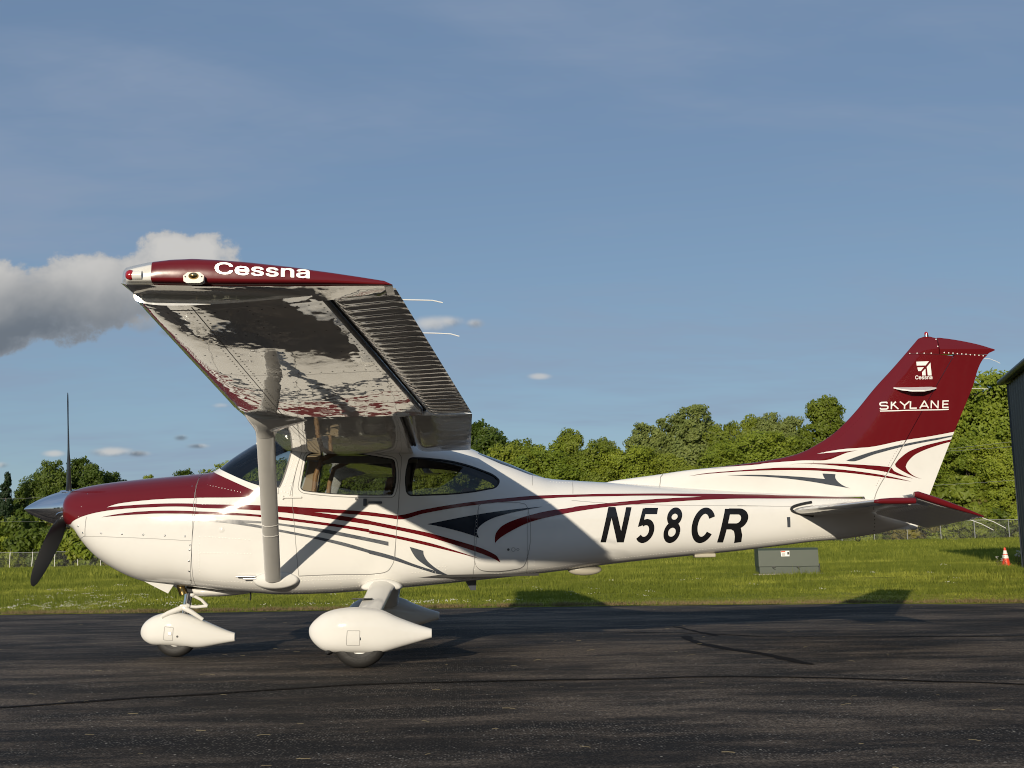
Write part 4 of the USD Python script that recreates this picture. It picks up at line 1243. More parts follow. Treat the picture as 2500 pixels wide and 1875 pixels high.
full = Polygon([(XS[0], -np.pi / 2), (XS[-1], -np.pi / 2), (XS[-1], np.pi / 2), (XS[0], np.pi / 2)])
FW = 1.60                                               # firewall station
door_poly = Polygon(smooth_line(T['door'][0] + T['door'][0][:1], 6)).buffer(0)
door_win = Polygon(smooth_line(T['window_door'][0] + T['window_door'][0][:1], 6)).buffer(0)
rear_win = Polygon(smooth_line(T['window_rear'][0] + T['window_rear'][0][:1], 6)).buffer(0)
bag_poly = Polygon(smooth_line(T['bagdoor'][0] + T['bagdoor'][0][:1], 6)).buffer(0)
ws = smooth_line(T['windshield'][0], 6)
ws_th = np.stack([ws[:, 0], fus_th(ws[:, 0], ws[:, 1])], 1)
ws_poly = Polygon(np.vstack([[(1.728, np.pi / 2)], ws_th, [(2.40, np.pi / 2)]])).buffer(0)


def thp(poly):
    return Polygon(to_th(np.array(poly.exterior.coords)[:-1])).buffer(0)


# roof window behind the wing (dark band along the top of the sloping roof)
rw = [(4.0, math.radians(66)), (4.2, math.radians(60)), (4.45, math.radians(62)), (4.60, math.radians(74)), (4.62, np.pi / 2), (4.02, np.pi / 2)]
rw_poly = Polygon(rw)
shell = full.intersection(sbox(FW, -2, 9, 2)).difference(unary_holes := shapely.union_all([thp(door_poly.buffer(.0015)), thp(rear_win), thp(bag_poly.buffer(.0012)), ws_poly, rw_poly]))
(sv, sf), sn = both(skin(shell))
fuselage = obj('fuselage', (sv, sf), 'white_paint', plane, normals=sn)
cow = full.intersection(sbox(.44, -2, FW - .003, 2))
(cv, cf), cn = both(skin(cow))
cowling = obj('engine_cowling', (cv, cf), 'white_paint', plane, normals=cn)
# closed front of the nose bowl with its two dark intakes
ring = fus_pt(np.full(73, .44), TH)
ringf = np.vstack([ring, (ring * [1, -1, 1])[::-1][1:-1]])
nose_face = loft([ringf, ringf * [1, .86, 1] + [-.012, 0, 0] + (ringf.mean(0) * [0, 0, 1] - ringf * [0, 0, 1]) * [0, 0, .14]])
obj('nose_bowl', nose_face, 'maroon_paint', cowling)
for s in (-1, 1):
    obj('air_intake', ellipsoid((.43, s * .165, 1.285), (.012, .055, .075)), 'dark_gap', cowling)
# doors
for flip in (False, True):
    piece = skin(thp(door_poly.buffer(-.0018)).difference(thp(door_win)))
    if flip:
        piece = mirror(*piece)
    d = obj('door', piece[:2], 'white_paint', plane, normals=piece[2])
    gl = skin(thp(door_win.buffer(.004)), .006)
    if flip:
        gl = mirror(*gl)
    obj('door_window', gl[:2], 'window_glass', d, normals=gl[2])
    rim = side_sheet(door_win.buffer(.013).difference(door_win.buffer(-.002)), .0030, flip=flip)
    obj('window_frame', rim[:2], 'white_paint', d, normals=rim[2])
    seal = side_sheet(door_win.buffer(.001).difference(door_win.buffer(-.010)), .0008, flip=flip)
    obj('window_seal', seal[:2], 'dark_gap', d, normals=seal[2])
    line = side_sheet(door_win.buffer(.018).difference(door_win.buffer(.0135)), .0018, flip=flip)
    obj('window_seam', line[:2], 'seam', d, normals=line[2])
    if not flip:
        # handle, lock and hinge
        h = cat_m(bx(.030, .022, .062, (2.985 + .055, -.572, 1.285), .006), bx(.115, .012, .022, (3.125, -.575, 1.281), .005))
        obj('door_handle', h, 'gray_paint', d)
        obj('lock', trimesh.creation.cylinder(.011, .008, transform=trimesh.transformations.rotation_matrix(np.pi / 2, [1, 0, 0], [0, 0, 0])).apply_translation((2.965, -.562, 1.315)), 'rivet_dark', d)
        obj('door_stop', cat_m(bx(.17, .014, .014, (2.425, -.566, 1.335), .004), bx(.014, .016, .032, (2.352, -.566, 1.335), .004)), 'white_paint', d)
    b = skin(thp(bag_poly.buffer(-.0014)))
    if flip:
        b = mirror(*b)
    bd = obj('baggage_door', b[:2], 'white_paint', plane, normals=b[2])
    if not flip:
        for cx, r, m_ in ((4.245, .011, 'rivet_dark'), (4.288, .017, 'seam'), (4.327, .011, 'seam')):
            circ = shapely.Point(cx, .873).buffer(r)
            ringp = circ if m_ == 'rivet_dark' else circ.difference(shapely.Point(cx, .873).buffer(r - .003))
            p_ = side_sheet(ringp, .002)
            obj('latch', p_[:2], m_, bd, normals=p_[2])
    gl = skin(thp(rear_win.buffer(.004)), .006)
    if flip:
        gl = mirror(*gl)
    w_ = obj('rear_side_window', gl[:2], 'window_glass', plane, normals=gl[2])
    seal = side_sheet(rear_win.buffer(.002).difference(rear_win.buffer(-.011)), .0010, flip=flip)
    obj('window_seal', seal[:2], 'dark_gap', w_, normals=seal[2])
(wv, wf), wn = both(skin(ws_poly.buffer(.004), .004))
wind = obj('windshield', (wv, wf), 'windshield_glass', plane, normals=wn)
(rv, rf), rn = both(skin(rw_poly.buffer(.004), .004))
obj('back_window', (rv, rf), 'window_glass', plane, normals=rn)
# retaining strip round the foot of the windscreen
st = band('strip')
for o in film('windshield_strip', st, 'white_paint', plane, .007):
    pass
a_strip = Polygon(np.vstack([ws[np.argmax(ws[:, 0] > 2.31):], (ws[np.argmax(ws[:, 0] > 2.31):] + [.010, 0])[::-1]])).buffer(.001)
film('pillar_seal', a_strip, 'seam', plane, .003)

# maroon top of the nose: from the traced edge over the top to the other side
lowe = smooth_line(T['nose_top'][0])
lowe = lowe[np.argsort(lowe[:, 0])]
stripU = smooth_line(T['strip'][0])                   # lower edge of the white strip bounds the maroon at the back
xs_m = np.unique(np.r_[np.linspace(.441, 1.70, 60), np.linspace(1.70, 2.12, 30), XS[(XS < 2.12)]])
zl = np.interp(xs_m, lowe[:, 0], lowe[:, 1])
zu = np.interp(xs_m, stripU[:, 0], stripU[:, 1], left=9)
low_th = np.stack([xs_m, fus_th(xs_m, np.minimum(zl, z_top(xs_m)))], 1)
up_th = np.stack([xs_m, np.where(zu > z_top(xs_m) - .002, np.pi / 2, fus_th(xs_m, np.minimum(zu, z_top(xs_m))))], 1)
ok = up_th[:, 1] > low_th[:, 1] + .003
nose = Polygon(np.vstack([low_th[ok], up_th[ok][::-1]])).buffer(0)
wedge = band('wedge')
wedge_th = Polygon(np.stack([np.array(wedge.exterior.coords)[:, 0], fus_th(*np.array(wedge.exterior.coords).T)], 1)).buffer(0)
nose = nose.difference(wedge_th)
seam_cut = sbox(FW - .0045, -2, FW + .0015, 2)
(nv, nf), nn = both(skin(nose.difference(seam_cut), -.0022))
obj('nose_stripe', (nv, nf), 'maroon_paint', cowling, normals=nn, label='broad maroon band over the top of the nose')
# rest of the traced maroon behind the strip (stripe a and b go on along the side)
rest = Polygon(np.vstack([lowe[lowe[:, 0] > 2.10], smooth_line([(2.105, 1.313), (2.25, 1.307), (2.40, 1.300), (2.50, 1.297)])[::-1]])).buffer(0)

gap = door_poly.buffer(.001).difference(door_poly.buffer(-.001)).union(bag_poly.buffer(.001).difference(bag_poly.buffer(-.001)))
fwcut = Polygon(smooth_line(T['firewall'][0])).buffer(.002) if len(T['firewall'][0]) > 2 else None
for nm, mt, nice in (('stripe_mid', 'maroon_paint', 'stripe'), ('stripe_hi', 'maroon_paint', 'stripe'), ('stripe_lo', 'maroon_paint', 'stripe'), ('stripe_b', 'maroon_paint', 'stripe'), ('sweep', 'maroon_paint', 'stripe'),
                     ('gray_up', 'gray_paint', 'gray_stripe'), ('gray_lo', 'gray_paint', 'gray_stripe'), ('gray_hook', 'gray_paint', 'gray_stripe'), ('navy', 'navy_paint', 'navy_stripe')):
    p = band(nm).difference(gap)
    off = {'stripe_mid': .0027, 'stripe_lo': .0030, 'sweep': .0030, 'gray_hook': .0030, 'gray_lo': .0026}.get(nm, .0022)
    film(nice, p, mt, plane, off, label={'navy_stripe': 'dark navy swoosh behind the door'}.get(nice))


# ---- lettering
def text_poly(s, bold=True):
    m = meshkit.text_mesh(s, 1.0, .01, bold)
    v = np.array(m.vertices)
    top = (v[m.faces][:, :, 2] > .005).all(1)
    return shapely.union_all([Polygon(t) for t in v[m.faces[top]][:, :, :2] if Polygon(t).area > 1e-9]).buffer(1e-4)


def fit(poly, bl, br, tl):
    x0, y0, x1, y1 = poly.bounds
    bl, br, tl = map(np.array, (bl, br, tl))
    ex, ey = (br - bl) / (x1 - x0), (tl - bl) / (y1 - y0)
    o = bl - ex * x0 - ey * y0
    return shapely.affinity.affine_transform(poly, [ex[0], ey[0], ex[1], ey[1], o[0], o[1]])


def strokes(lines, w, cap='flat', join='round'):
    return shapely.union_all([LineString(l).buffer(w / 2, cap_style=cap, join_style=join) for l in lines])


def arc(cx, cy, rx, ry, a0, a1, n=24):
    t = np.radians(np.linspace(a0, a1, n))
    return [(cx + rx * math.cos(a), cy + ry * math.sin(a)) for a in t]


# registration letters drawn as strokes in a unit box (width .6, height 1, stroke .15)
SW = .178
REG = {
    'N': [Polygon([(0, 0), (.15, 0), (.15, .70), (.47, 0), (.66, 0), (.66, 1), (.51, 1), (.51, .31), (.20, 1), (0, 1)])],
    '5': [strokes([[(.61, .925), (.135, .925)], ], SW), Polygon([(.07, 1), (.20, 1), (.175, .50), (.02, .455)]), strokes([arc(.30, .335, .235, .262, 128, -140)[0:] ], SW, 'round' if False else 'flat')],
    '8': [strokes([arc(.31, .745, .215, .18, 0, 360, 48)], SW), strokes([arc(.31, .295, .245, .22, 0, 360, 48)], SW)],
    'C': [strokes([arc(.34, .5, .265, .424, 32, 328, 60)], SW)],
    'R': [Polygon([(0, 0), (.15, 0), (.15, 1), (0, 1)]), strokes([[(.10, .925), (.36, .925)] + arc(.36, .70, .19, .225, 90, -90, 20)[1:] + [(.10, .475)]], SW), strokes([[(.30, .47), (.42, .40), (.50, .20), (.535, 0)]], SW)],
}
for ch, key in (('N', 'nletter'), ('5', 'letter5'), ('8', 'letter8'), ('C', 'letterC'), ('R', 'letterR')):
    p = shapely.union_all(REG[ch]).buffer(.002)
    bl, br, tl, tr_ = T[key][0]
    p = fit(p, bl, br, tl)
    P, f, n = side_sheet(p.buffer(0), .0034)
    obj('registration_letter', (P, f), 'black_paint', plane, normals=n)
film('placard', Polygon([T['placard'][0][0], T['placard'][0][1], T['placard'][1][1], T['placard'][1][0]]), 'gray_paint', plane, .0024, right=False)

# ---- panel seams and rivets on the fuselage
seams = []
for k in ('cowl_seam', 'cowl_front', 'firewall', 'seam1', 'seam2', 'seam3', 'seam4', 'seam5', 'seam6', 'seam7', 'pillar'):
    seams.append(LineString(smooth_line(T[k][0])).buffer(.0011, cap_style='flat'))
seams.append(door_poly.buffer(.0012).difference(door_poly.buffer(-.0012)))
seams.append(bag_poly.buffer(.0012).difference(bag_poly.buffer(-.0012)))
allow = sbox(.45, .55, 7.9, 1.95)
sheets = [side_sheet(s.intersection(allow), .0034) for s in seams]
vs, fs, ns, k = [], [], [], 0
for v, f, n in sheets:
    vs.append(v), fs.append(f + k), ns.append(n)
    k += len(v)
obj('panel_seams', (np.vstack(vs), np.vstack(fs)), 'seam', plane, normals=np.vstack(ns), kind='stuff')


def domes(P, N, r=.0058, h=.0028):
    """many small rivet heads"""
    P, N = np.asarray(P), np.asarray(N)
    a = np.cross(N, [1.0, 0, .01])
    a /= np.linalg.norm(a, axis=1, keepdims=True)
    b = np.cross(N, a)
    ang = np.arange(7) * 2 * np.pi / 7
    ring0 = P[:, None] + r * (np.cos(ang)[None, :, None] * a[:, None] + np.sin(ang)[None, :, None] * b[:, None])
    ring1 = P[:, None] + .55 * r * (np.cos(ang)[None, :, None] * a[:, None] + np.sin(ang)[None, :, None] * b[:, None]) + h * .8 * N[:, None]
    top = P[:, None] + h * N[:, None]
    V = np.concatenate([ring0, ring1, top], 1)
    f = []
    for i in range(7):
        j = (i + 1) % 7
        f += [(i, j, 7 + j), (i, 7 + j, 7 + i), (7 + i, 7 + j, 14)]
    f = np.array(f)
    F = (f[None] + 15 * np.arange(len(P))[:, None, None]).reshape(-1, 3)
    return tm(V.reshape(-1, 3), F)


def rivet_rows(rows, step=.028):
    Q = []
    for r in rows:
        L = LineString(r)
        Q += [L.interpolate(s).coords[0] for s in np.arange(step / 2, L.length, step)]
    Q = np.array(Q)
    th = fus_th(Q[:, 0], Q[:, 1])
    return fus_pt(Q[:, 0], th), fus_normal(Q[:, 0], th)


zb = lambda x, d: float(z_bot(x)) + d
rows = [[(x, zb(x, .045)) for x in np.arange(1.66, 7.3, .1)], [(x, zb(x, .020)) for x in np.arange(2.40, 5.2, .1)], [(2.47, .668), (3.20, .676)], [(2.47, .640), (3.0, .650)],
        [(2.60, .66), (2.62, .55)], [(2.83, .66), (2.84, .55)], [(2.98, .66), (2.99, .55)], [(3.12, .66), (3.12, .56)], [(3.15, .66), (3.15, .56)],
        [(1.66, .885), (2.10, .872)], [(1.66, .66), (2.2, .625)], [(1.66, 1.03), (1.66, .70)], [(1.70, 1.02), (2.10, .985)], [(1.66, 1.29), (2.08, 1.30)], [(1.68, 1.46), (2.0, 1.385)],
        [(2.36, 1.42), (2.44, 1.70)], [(2.40, 1.40), (2.48, 1.69)], [(2.30, 1.40), (2.44, 1.36)], [(3.98, 1.20), (3.96, .70)], [(4.47, .72), (4.47, .80)], [(3.42, .72), (3.72, .74)], [(3.42, .69), (3.72, .71)],
        [(4.62, 1.46), (4.84, 1.45)], [(6.85, .92), (7.4, .96)], [(7.08, 1.28), (7.5, 1.26)]]
P_, N_ = rivet_rows(rows)
rv_ = domes(P_, N_)
obj('rivets', rv_, 'rivet_paint', plane, kind='stuff')
scr = [(.622, 1.205), (.618, 1.125), (.66, 1.07), (.83, 1.062), (1.01, 1.052), (1.19, 1.044), (1.37, 1.033), (1.54, 1.024), (1.585, .95), (1.58, .91), (1.575, .82), (1.572, .735), (1.572, .66), (.665, 1.40), (.64, 1.29), (1.56, 1.45)]
scr = np.array(scr)
th_ = fus_th(scr[:, 0], scr[:, 1])
obj('cowl_fasteners', domes(fus_pt(scr[:, 0], th_), fus_normal(scr[:, 0], th_), .0085, .003), 'steel', cowling, kind='stuff')
q = np.array([(1.845, 1.075)])
obj('fuel_cap', domes(fus_pt(q[:, 0], fus_th(*q.T)), fus_normal(q[:, 0], fus_th(*q.T)), .028, .006), 'white_paint', plane)

# ---- spinner and three-bladed propeller
ZS = 1.296
u = np.linspace(0, 1, 22)
rad = .168 * (1 - (1 - u) ** 1.5) ** .84
prof = np.stack([rad, .436 * u], 1)
sp = trimesh.creation.revolve(np.vstack([prof, [.150, .446]]), sections=64)
Rx = trimesh.transformations.rotation_matrix(np.pi / 2, [0, 1, 0])
sp.apply_transform(Rx)
sp.apply_translation((0, 0, ZS))
spinner = obj('spinner', sp, 'chrome', plane, smooth=40)
obj('spinner_plate', trimesh.creation.cylinder(.168, .014, sections=48).apply_transform(Rx).apply_translation((.442, 0, ZS)), 'steel', spinner)
for a_deg in (98.5, 218.5, 338.5):
    a_ = math.radians(a_deg)
    secs = []
    for r_, ch_, tk, tw in ((.09, .060, .050, 48), (.16, .075, .045, 44), (.24, .110, .030, 34), (.36, .148, .022, 29), (.52, .165, .016, 22), (.70, .160, .012, 18), (.84, .140, .009, 15), (.94, .115, .007, 13), (1.0, .075, .005, 12), (1.022, .03, .004, 12)):
        t = np.linspace(0, 2 * np.pi, 20, endpoint=False)
        px_, py_ = .5 * ch_ * np.cos(t), .5 * tk * np.sin(t)
        w_ = math.radians(tw)
        # chord from the disc plane by the blade angle; x is the shaft
        shift = .02 * (r_ > .5) * (r_ - .5)
        secs.append(np.stack([-px_ * math.sin(w_) + py_ * math.cos(w_), -px_ * math.cos(w_) - py_ * math.sin(w_) + shift, np.full(20, r_)], 1))
    secs = np.array(secs)
    bl_ = loft(secs)
    R4 = np.eye(4)
    # blade axis (local z) -> radial direction in the disc, local y -> tangential
    R4[:3, 2] = [0, math.cos(a_), math.sin(a_)]
    R4[:3, 1] = [0, -math.sin(a_), math.cos(a_)]
    R4[:3, 0] = [1, 0, 0]
    bl_.apply_transform(R4)
    if bl_.volume < 0:
        bl_.invert()
    bl_.apply_translation((.392, 0, ZS))
    obj('propeller_blade', bl_, 'blade_black', plane, smooth=40)
    cuff = trimesh.creation.torus(.066, .010, major_sections=32, minor_sections=8)
    cuff.apply_transform(R4)
    cuff.apply_translation(np.array([.392, 0, ZS]) + .150 * R4[:3, 2])
    obj('blade_cuff', cuff, 'chrome', spinner)

# ---- wings
def naca(u, t, m=.02, p=.4):
    yt = 5 * t * (.2969 * np.sqrt(u) - .126 * u - .3516 * u ** 2 + .2843 * u ** 3 - .1036 * u ** 4)
    yc = np.where(u < p, m / p ** 2 * (2 * p * u - u ** 2), m / (1 - p) ** 2 * ((1 - 2 * p) + 2 * p * u - u ** 2))
    return yc + yt, yc - yt


wy = [.30, .58, 2.57, 5.28]
LEx, LEz = tab(wy, [2.305, 2.305, 2.322, 2.435]), (lambda y: np.interp(y, wy, [1.792, 1.800, 1.858, 1.955]))
TEx, TEz = (lambda y: np.interp(y, wy, [3.932, 3.932, 3.932, 3.572])), (lambda y: np.interp(y, wy, [1.704, 1.712, 1.772, 1.990]))
LEx = lambda y: np.interp(y, wy, [2.305, 2.305, 2.322, 2.435])


def wing_pt(u, y, upper):
    u, y = np.asarray(u, float), np.asarray(y, float)
    a, b = naca(u, .125)
    h = np.where(upper, a, b)
    lx, lz, tx, tz = LEx(y), LEz(y), TEx(y), TEz(y)
    c = np.hypot(tx - lx, tz - lz)
    dx, dz = (tx - lx) / c, (tz - lz) / c
    return np.stack([lx + c * (u * dx - h * dz), y, lz + c * (u * dz + h * dx)], -1)


def hinge_u(y):
    y = np.asarray(y, float)
    x = np.where(y < 2.56, np.interp(y, [.58, 2.57], [3.453, 3.445]), np.interp(y, [2.57, 5.28], [3.605, 3.238]))
    return (x - LEx(y)) / (TEx(y) - LEx(y))


def beads(y, pitch):
    """stiffening beads pressed into the control skins"""
    ph = (y / pitch) % 1.0
    return np.exp(-((ph - .5) / .16) ** 2)


def surface_solid(ys, u0, u1, nu=14, bead=0.0, pitch=.1, gapn=True, start=.0):
    """a control surface (flap or aileron) between u0(y) and u1: upper and lower skins with beads, round nose"""
    secs = []
    for y in ys:
        a = float(u0(y))
        uu = np.linspace(a, u1, nu)
        up, lo = wing_pt(uu, np.full(nu, y), True), wing_pt(uu, np.full(nu, y), False)
        mid = (up + lo) / 2
        s = np.sqrt(np.clip((uu - a) / .05, 0, 1))[:, None]
        up, lo = mid + (up - mid) * s, mid + (lo - mid) * s
        if bead:
            b = bead * beads(y, pitch) * np.clip((uu - a - start) / .02, 0, 1) * np.clip((u1 - uu) / .025, 0, 1)
            up[:, 2] -= b * .6
            lo[:, 2] += b
        secs.append(np.vstack([up, lo[::-1][:-1]]))
    return np.array(secs)


def wing_parts(side):
    s = np.array([1, side, 1.0])                        # side -1: the wing on the camera's side
    flipf = side < 0

    def put(name, secs, mat, parent, smooth=28, label=None, cap=True):
        P = np.asarray(secs) * s
        m = loft(P, cap)
        return obj(name, m, mat, parent, smooth=smooth, label=label)

    ys = np.unique(np.r_[np.linspace(.40, 2.52, 18), 2.5699, 2.5701, np.linspace(2.62, 5.28, 22)])
    secs = []
    for y in ys:
        uh = float(hinge_u(y)) - .004
        uu = uh * (1 - np.cos(np.linspace(0, np.pi / 2, 26))) if False else uh * np.linspace(0, 1, 30) ** 1.9
        up, lo = wing_pt(uu, np.full(30, y), True), wing_pt(uu, np.full(30, y), False)
        secs.append(np.vstack([up[::-1], lo[1:]]))
    w = put('wing', secs, 'white_skin', plane, label='wing on the camera side' if side < 0 else 'far wing')
    # flap: smooth in front, beaded behind
    yf = np.arange(.60, 2.56, .0125)
    put('flap', surface_solid(yf, lambda y: hinge_u(y) + .006, 1.0, 16, .0035, .052, start=.13), 'white_skin', w)
    ya = np.arange(2.585, 5.272, .0125)
    put('aileron', surface_solid(ya, lambda y: hinge_u(y) + .006, 1.0, 14, .0075, .098, start=.035), 'white_skin', w)
    # dark slot in front of the control surfaces
    for y0, y1 in ((.60, 2.56), (2.58, 5.27)):
        yy = np.linspace(y0, y1, 12)
        pts = np.array([(wing_pt(hinge_u(y) + .004, y, True) + wing_pt(hinge_u(y) + .004, y, False)) / 2 for y in yy]) * s
        obj('hinge_slot', tube(pts, .008 if y0 > 2 else .014, 8), 'dark_gap', w)
    # seams and rivets under the wing
    sv_, sf_, kk = [], [], 0

    def ribbon(us, yy, wd=.0022, off=.0008):
        nonlocal kk
        c = np.array([wing_pt(a, b, False) for a, b in zip(us, yy)])
        t = np.gradient(c, axis=0)
        t /= np.linalg.norm(t, axis=1, keepdims=True)
        nrm = np.cross(t, [0, 0, 1.0])
        nrm /= np.linalg.norm(nrm, axis=1, keepdims=True)
        L = np.stack([c - nrm * wd / 2, c + nrm * wd / 2], 1) - [0, 0, off]
        m = grid_mesh(L * s)
        sv_.append(m.vertices), sf_.append(m.faces + kk)
        kk += len(m.vertices)

    yl = np.linspace(.62, 5.25, 40)
    ribbon(np.full(40, .215), yl, .004)
    for y0 in (1.35, 2.57, 3.85):
        uu = np.linspace(.02, float(hinge_u(y0)) - .02, 20)
        ribbon(uu, np.full(20, y0), .003)
    obj('wing_seams', tm(np.vstack(sv_), np.vstack(sf_)), 'seam', w, kind='stuff')
    Q = []
    for uf in (.195, .235, .42):
        Q += [(uf, y) for y in np.arange(.65, 5.25, .06 if uf < .3 else .12)]
    Q += [(float(hinge_u(y)) - .02, y) for y in np.arange(.65, 5.25, .06)]
    for y0 in np.arange(.95, 5.2, .42):
        Q += [(uf, y0) for uf in np.arange(.06, float(hinge_u(y0)) - .02, .045)]
    Q = np.array(Q)
    PP = wing_pt(Q[:, 0], Q[:, 1], False) * s
    obj('wing_rivets', domes(PP, np.tile([0, 0, -1.0], (len(PP), 1)), .0055, .0016), 'rivet_dark', w, kind='stuff')
    # tip fairing with its flat underside
    top, bot = np.array(T['tip_top'][0]), np.array(T['tip_bot'][0])
    xt = np.r_[2.4135 + (3.573 - 2.4135) * (np.linspace(0, 1, 46) ** 1.35)]
    zt_, zb_ = np.interp(xt, top[:, 0], smooth_arr(top[:, 1])), np.interp(xt, bot[:, 0], bot[:, 1])
    secs, pod, lens = [], [], []
    for i, x in enumerate(xt):
        zm, ht, hb = zb_[i] + .42 * (zt_[i] - zb_[i]), .58 * (zt_[i] - zb_[i]), .42 * (zt_[i] - zb_[i])
        ring_ = []
        reach = 5.28 + (.205 - .035 * np.clip((x - 3.2) / .37, 0, 1)) * min(1, ((x - 2.407) / .045) ** .5)
        for t in np.linspace(-np.pi / 2, np.pi / 2, 25):
            n_ = 4.2 if t > 0 else 7.0
            yy = 5.27 + (reach - 5.27) * max(0, math.cos(t)) ** (2 / n_)
            zz = zm + (ht if t > 0 else hb) * math.copysign(abs(math.sin(t)) ** (2 / n_), t)
            ring_.append((x, yy, zz))
        ring_ += [(x, 5.27, zm + ht * .3), (x, 5.27, zm - hb * .3)]
        secs.append(ring_)
    secs = np.array(secs)
    front = xt < 2.566
    tipm = put('wing_tip', secs[xt >= 2.560], 'maroon_paint', w, smooth=45)
    core = secs[xt <= 2.575].copy()
    core[:, :, 1] = 5.27 + (core[:, :, 1] - 5.27) * .90
    core[:, :, 0] = 2.566 - (2.566 - core[:, :, 0]) * .93
    cz = core[:, :, 2].mean(1, keepdims=True)
    core[:, :, 2] = cz + (core[:, :, 2] - cz) * .92
    lampw = put('position_light', core, 'white_paint', w, smooth=45)
    put('light_cover', secs[xt <= 2.575], 'clear_lens', lampw, smooth=45)
    yb = 5.462 * side
    obj('bulb', ellipsoid((2.474, yb, 2.002), (.022, .018, .022)), 'lens_red', lampw)
    obj('bulb_socket', trimesh.creation.cylinder(.020, .045, transform=Rx).apply_translation((2.500, yb - .004 * side, 2.001)), 'letter_white', lampw)
    # strobe on its oval mount
    mount = Polygon([(-.040, .006), (-.024, .019), (.024, .019), (.040, .006), (.038, -.014), (.026, -.021), (-.026, -.021), (-.038, -.014)]).buffer(.003)
    mm = trimesh.creation.extrude_polygon(mount, .035)
    mm.apply_transform(trimesh.transformations.rotation_matrix(np.pi / 2, [1, 0, 0]))
    mm.apply_translation((2.748, 5.508 if side > 0 else -5.473, 1.979))
    if side < 0:
        mm.apply_translation((0, 0, 0))
    strobe = obj('strobe_light', mm, 'cream', w)
    obj('strobe_lens', ellipsoid((2.748, side * 5.500, 1.985), (.023, .026, .0155)), 'brass', strobe)
    for dx_ in (-.034, .034):
        obj('screw', ellipsoid((2.748 + dx_, side * 5.510, 1.982), (.003, .002, .003), 1), 'rivet_dark', strobe)
    # the flat white underside between the fairing and the wing
    und = np.array([[(x, 5.20, float(wing_pt(min(1, max(0, (x - LEx(5.2)) / (TEx(5.2) - LEx(5.2)))), 5.20, False)[2]) - .002), (x, 5.275, b_ - .004), (x, 5.45, b_ - .003)] for x, b_ in zip(xt[2:-1], zb_[2:-1])]) * s
    obj('tip_underside', grid_mesh(und), 'white_skin', w)
    # static wicks
    for y_, L_, dz_ in ((5.10, .195, -.010), (4.55, .195, -.012)):
        a = np.array([float(TEx(y_)) - .01, y_ * side, float(TEz(y_)) - .002])
        obj('static_wick', tube([a, a + [.07, 0, -.002], a + [.15, 0, dz_ * .5], a + [L_, 0, dz_ * 1.6]], .0028, 6), 'wick_white', w)
    # strut with cuffs
    foot, head = np.array([2.283, .585, .655]), np.array([2.512, 2.42, 1.79])
    ax = (head - foot) / np.linalg.norm(head - foot)
    t = np.linspace(0, 2 * np.pi, 28, endpoint=False)

    def foil(c, ch_, tk):
        nx = np.array([1.0, 0, 0]) - ax * ax[0]
        nx /= np.linalg.norm(nx)
        ny = np.cross(ax, nx)
        px_ = .5 * ch_ * np.cos(t)
        py_ = .5 * tk * np.sin(t) * (1 - .35 * np.cos(t))
        return c + px_[:, None] * nx + py_[:, None] * ny

    st_ = put('wing_strut', [foil(foot + (head - foot) * q_, .130, .052) for q_ in np.linspace(0, 1, 6)], 'white_paint', plane, smooth=50)
    for q_ in (.318, .385):
        put('strut_band', [foil(foot + (head - foot) * (q_ + d_), .134, .056) for d_ in (-.0025, -.001, .001, .0025)], 'letter_white', st_)
    # top fairing spreading onto the wing
    fair = []
    for q_, ch_, tk, dx_ in ((.900, .132, .056, 0), (.925, .150, .066, .006), (.950, .235, .09, .030), (.978, .37, .13, .070), (1.005, .47, .16, .10), (1.03, .47, .17, .10)):
        fair.append(foil(foot + (head - foot) * q_ + [dx_, 0, 0], ch_, tk))
    put('strut_fairing', fair, 'white_paint', st_, smooth=60)
    cu = []
    for d_, r1, r2 in ((-.03, .192, .074), (.012, .188, .070), (.022, .168, .060), (.034, .115, .044), (.041, .07, .03)):
        a2 = np.linspace(0, 2 * np.pi, 36, endpoint=False)
        yv = .535 + d_
        cu.append(np.stack([2.30 + r1 * np.cos(a2), np.full(36, yv), .655 - .004 + r2 * np.sin(a2) + .12 * d_], 1))
    put('strut_cuff', cu, 'white_paint', plane, smooth=60)
    return w


def smooth_arr(a):
    return np.asarray(a)


wings = [wing_parts(-1), wing_parts(1)]
# the maker's name on the near tip
pc = fit(text_poly('Cessna'), *[T['cessna_tip'][0][i] for i in (0, 1, 2)])
top, bot = np.array(T['tip_top'][0]), np.array(T['tip_bot'][0])


def tip_y(x, z):
    zt_, zb_ = np.interp(x, top[:, 0], top[:, 1]), np.interp(x, bot[:, 0], bot[:, 1])
    zm, ht, hb = zb_ + .42 * (zt_ - zb_), .58 * (zt_ - zb_), .42 * (zt_ - zb_)
    reach = 5.28 + (.205 - .035 * np.clip((x - 3.2) / .37, 0, 1)) * np.minimum(1, (np.maximum(x - 2.407, 0) / .045) ** .5)
    s = np.clip(np.where(z > zm, (z - zm) / ht, (zm - z) / hb), 0, .999)
    n_ = np.where(z > zm, 4.2, 7.0)
    return 5.27 + (reach - 5.27) * (1 - s ** n_) ** (1 / n_)


v, f = clip_grid(pc, np.arange(2.4, 3.6, .012), np.arange(1.9, 2.15, .006))
P = np.stack([v[:, 0], -tip_y(v[:, 0], v[:, 1]) - .0025, v[:, 1]], 1)
nn_ = np.tile([0, -1.0, 0], (len(P), 1))
obj('wing_lettering', (P, oriented(P, f, nn_)), 'letter_white', wings[0], normals=nn_)

# ---- fin, rudder
us = np.unique(np.r_[(1 - np.cos(np.linspace(0, np.pi / 2, 20))) * .3, np.linspace(.3, 1, 40)])


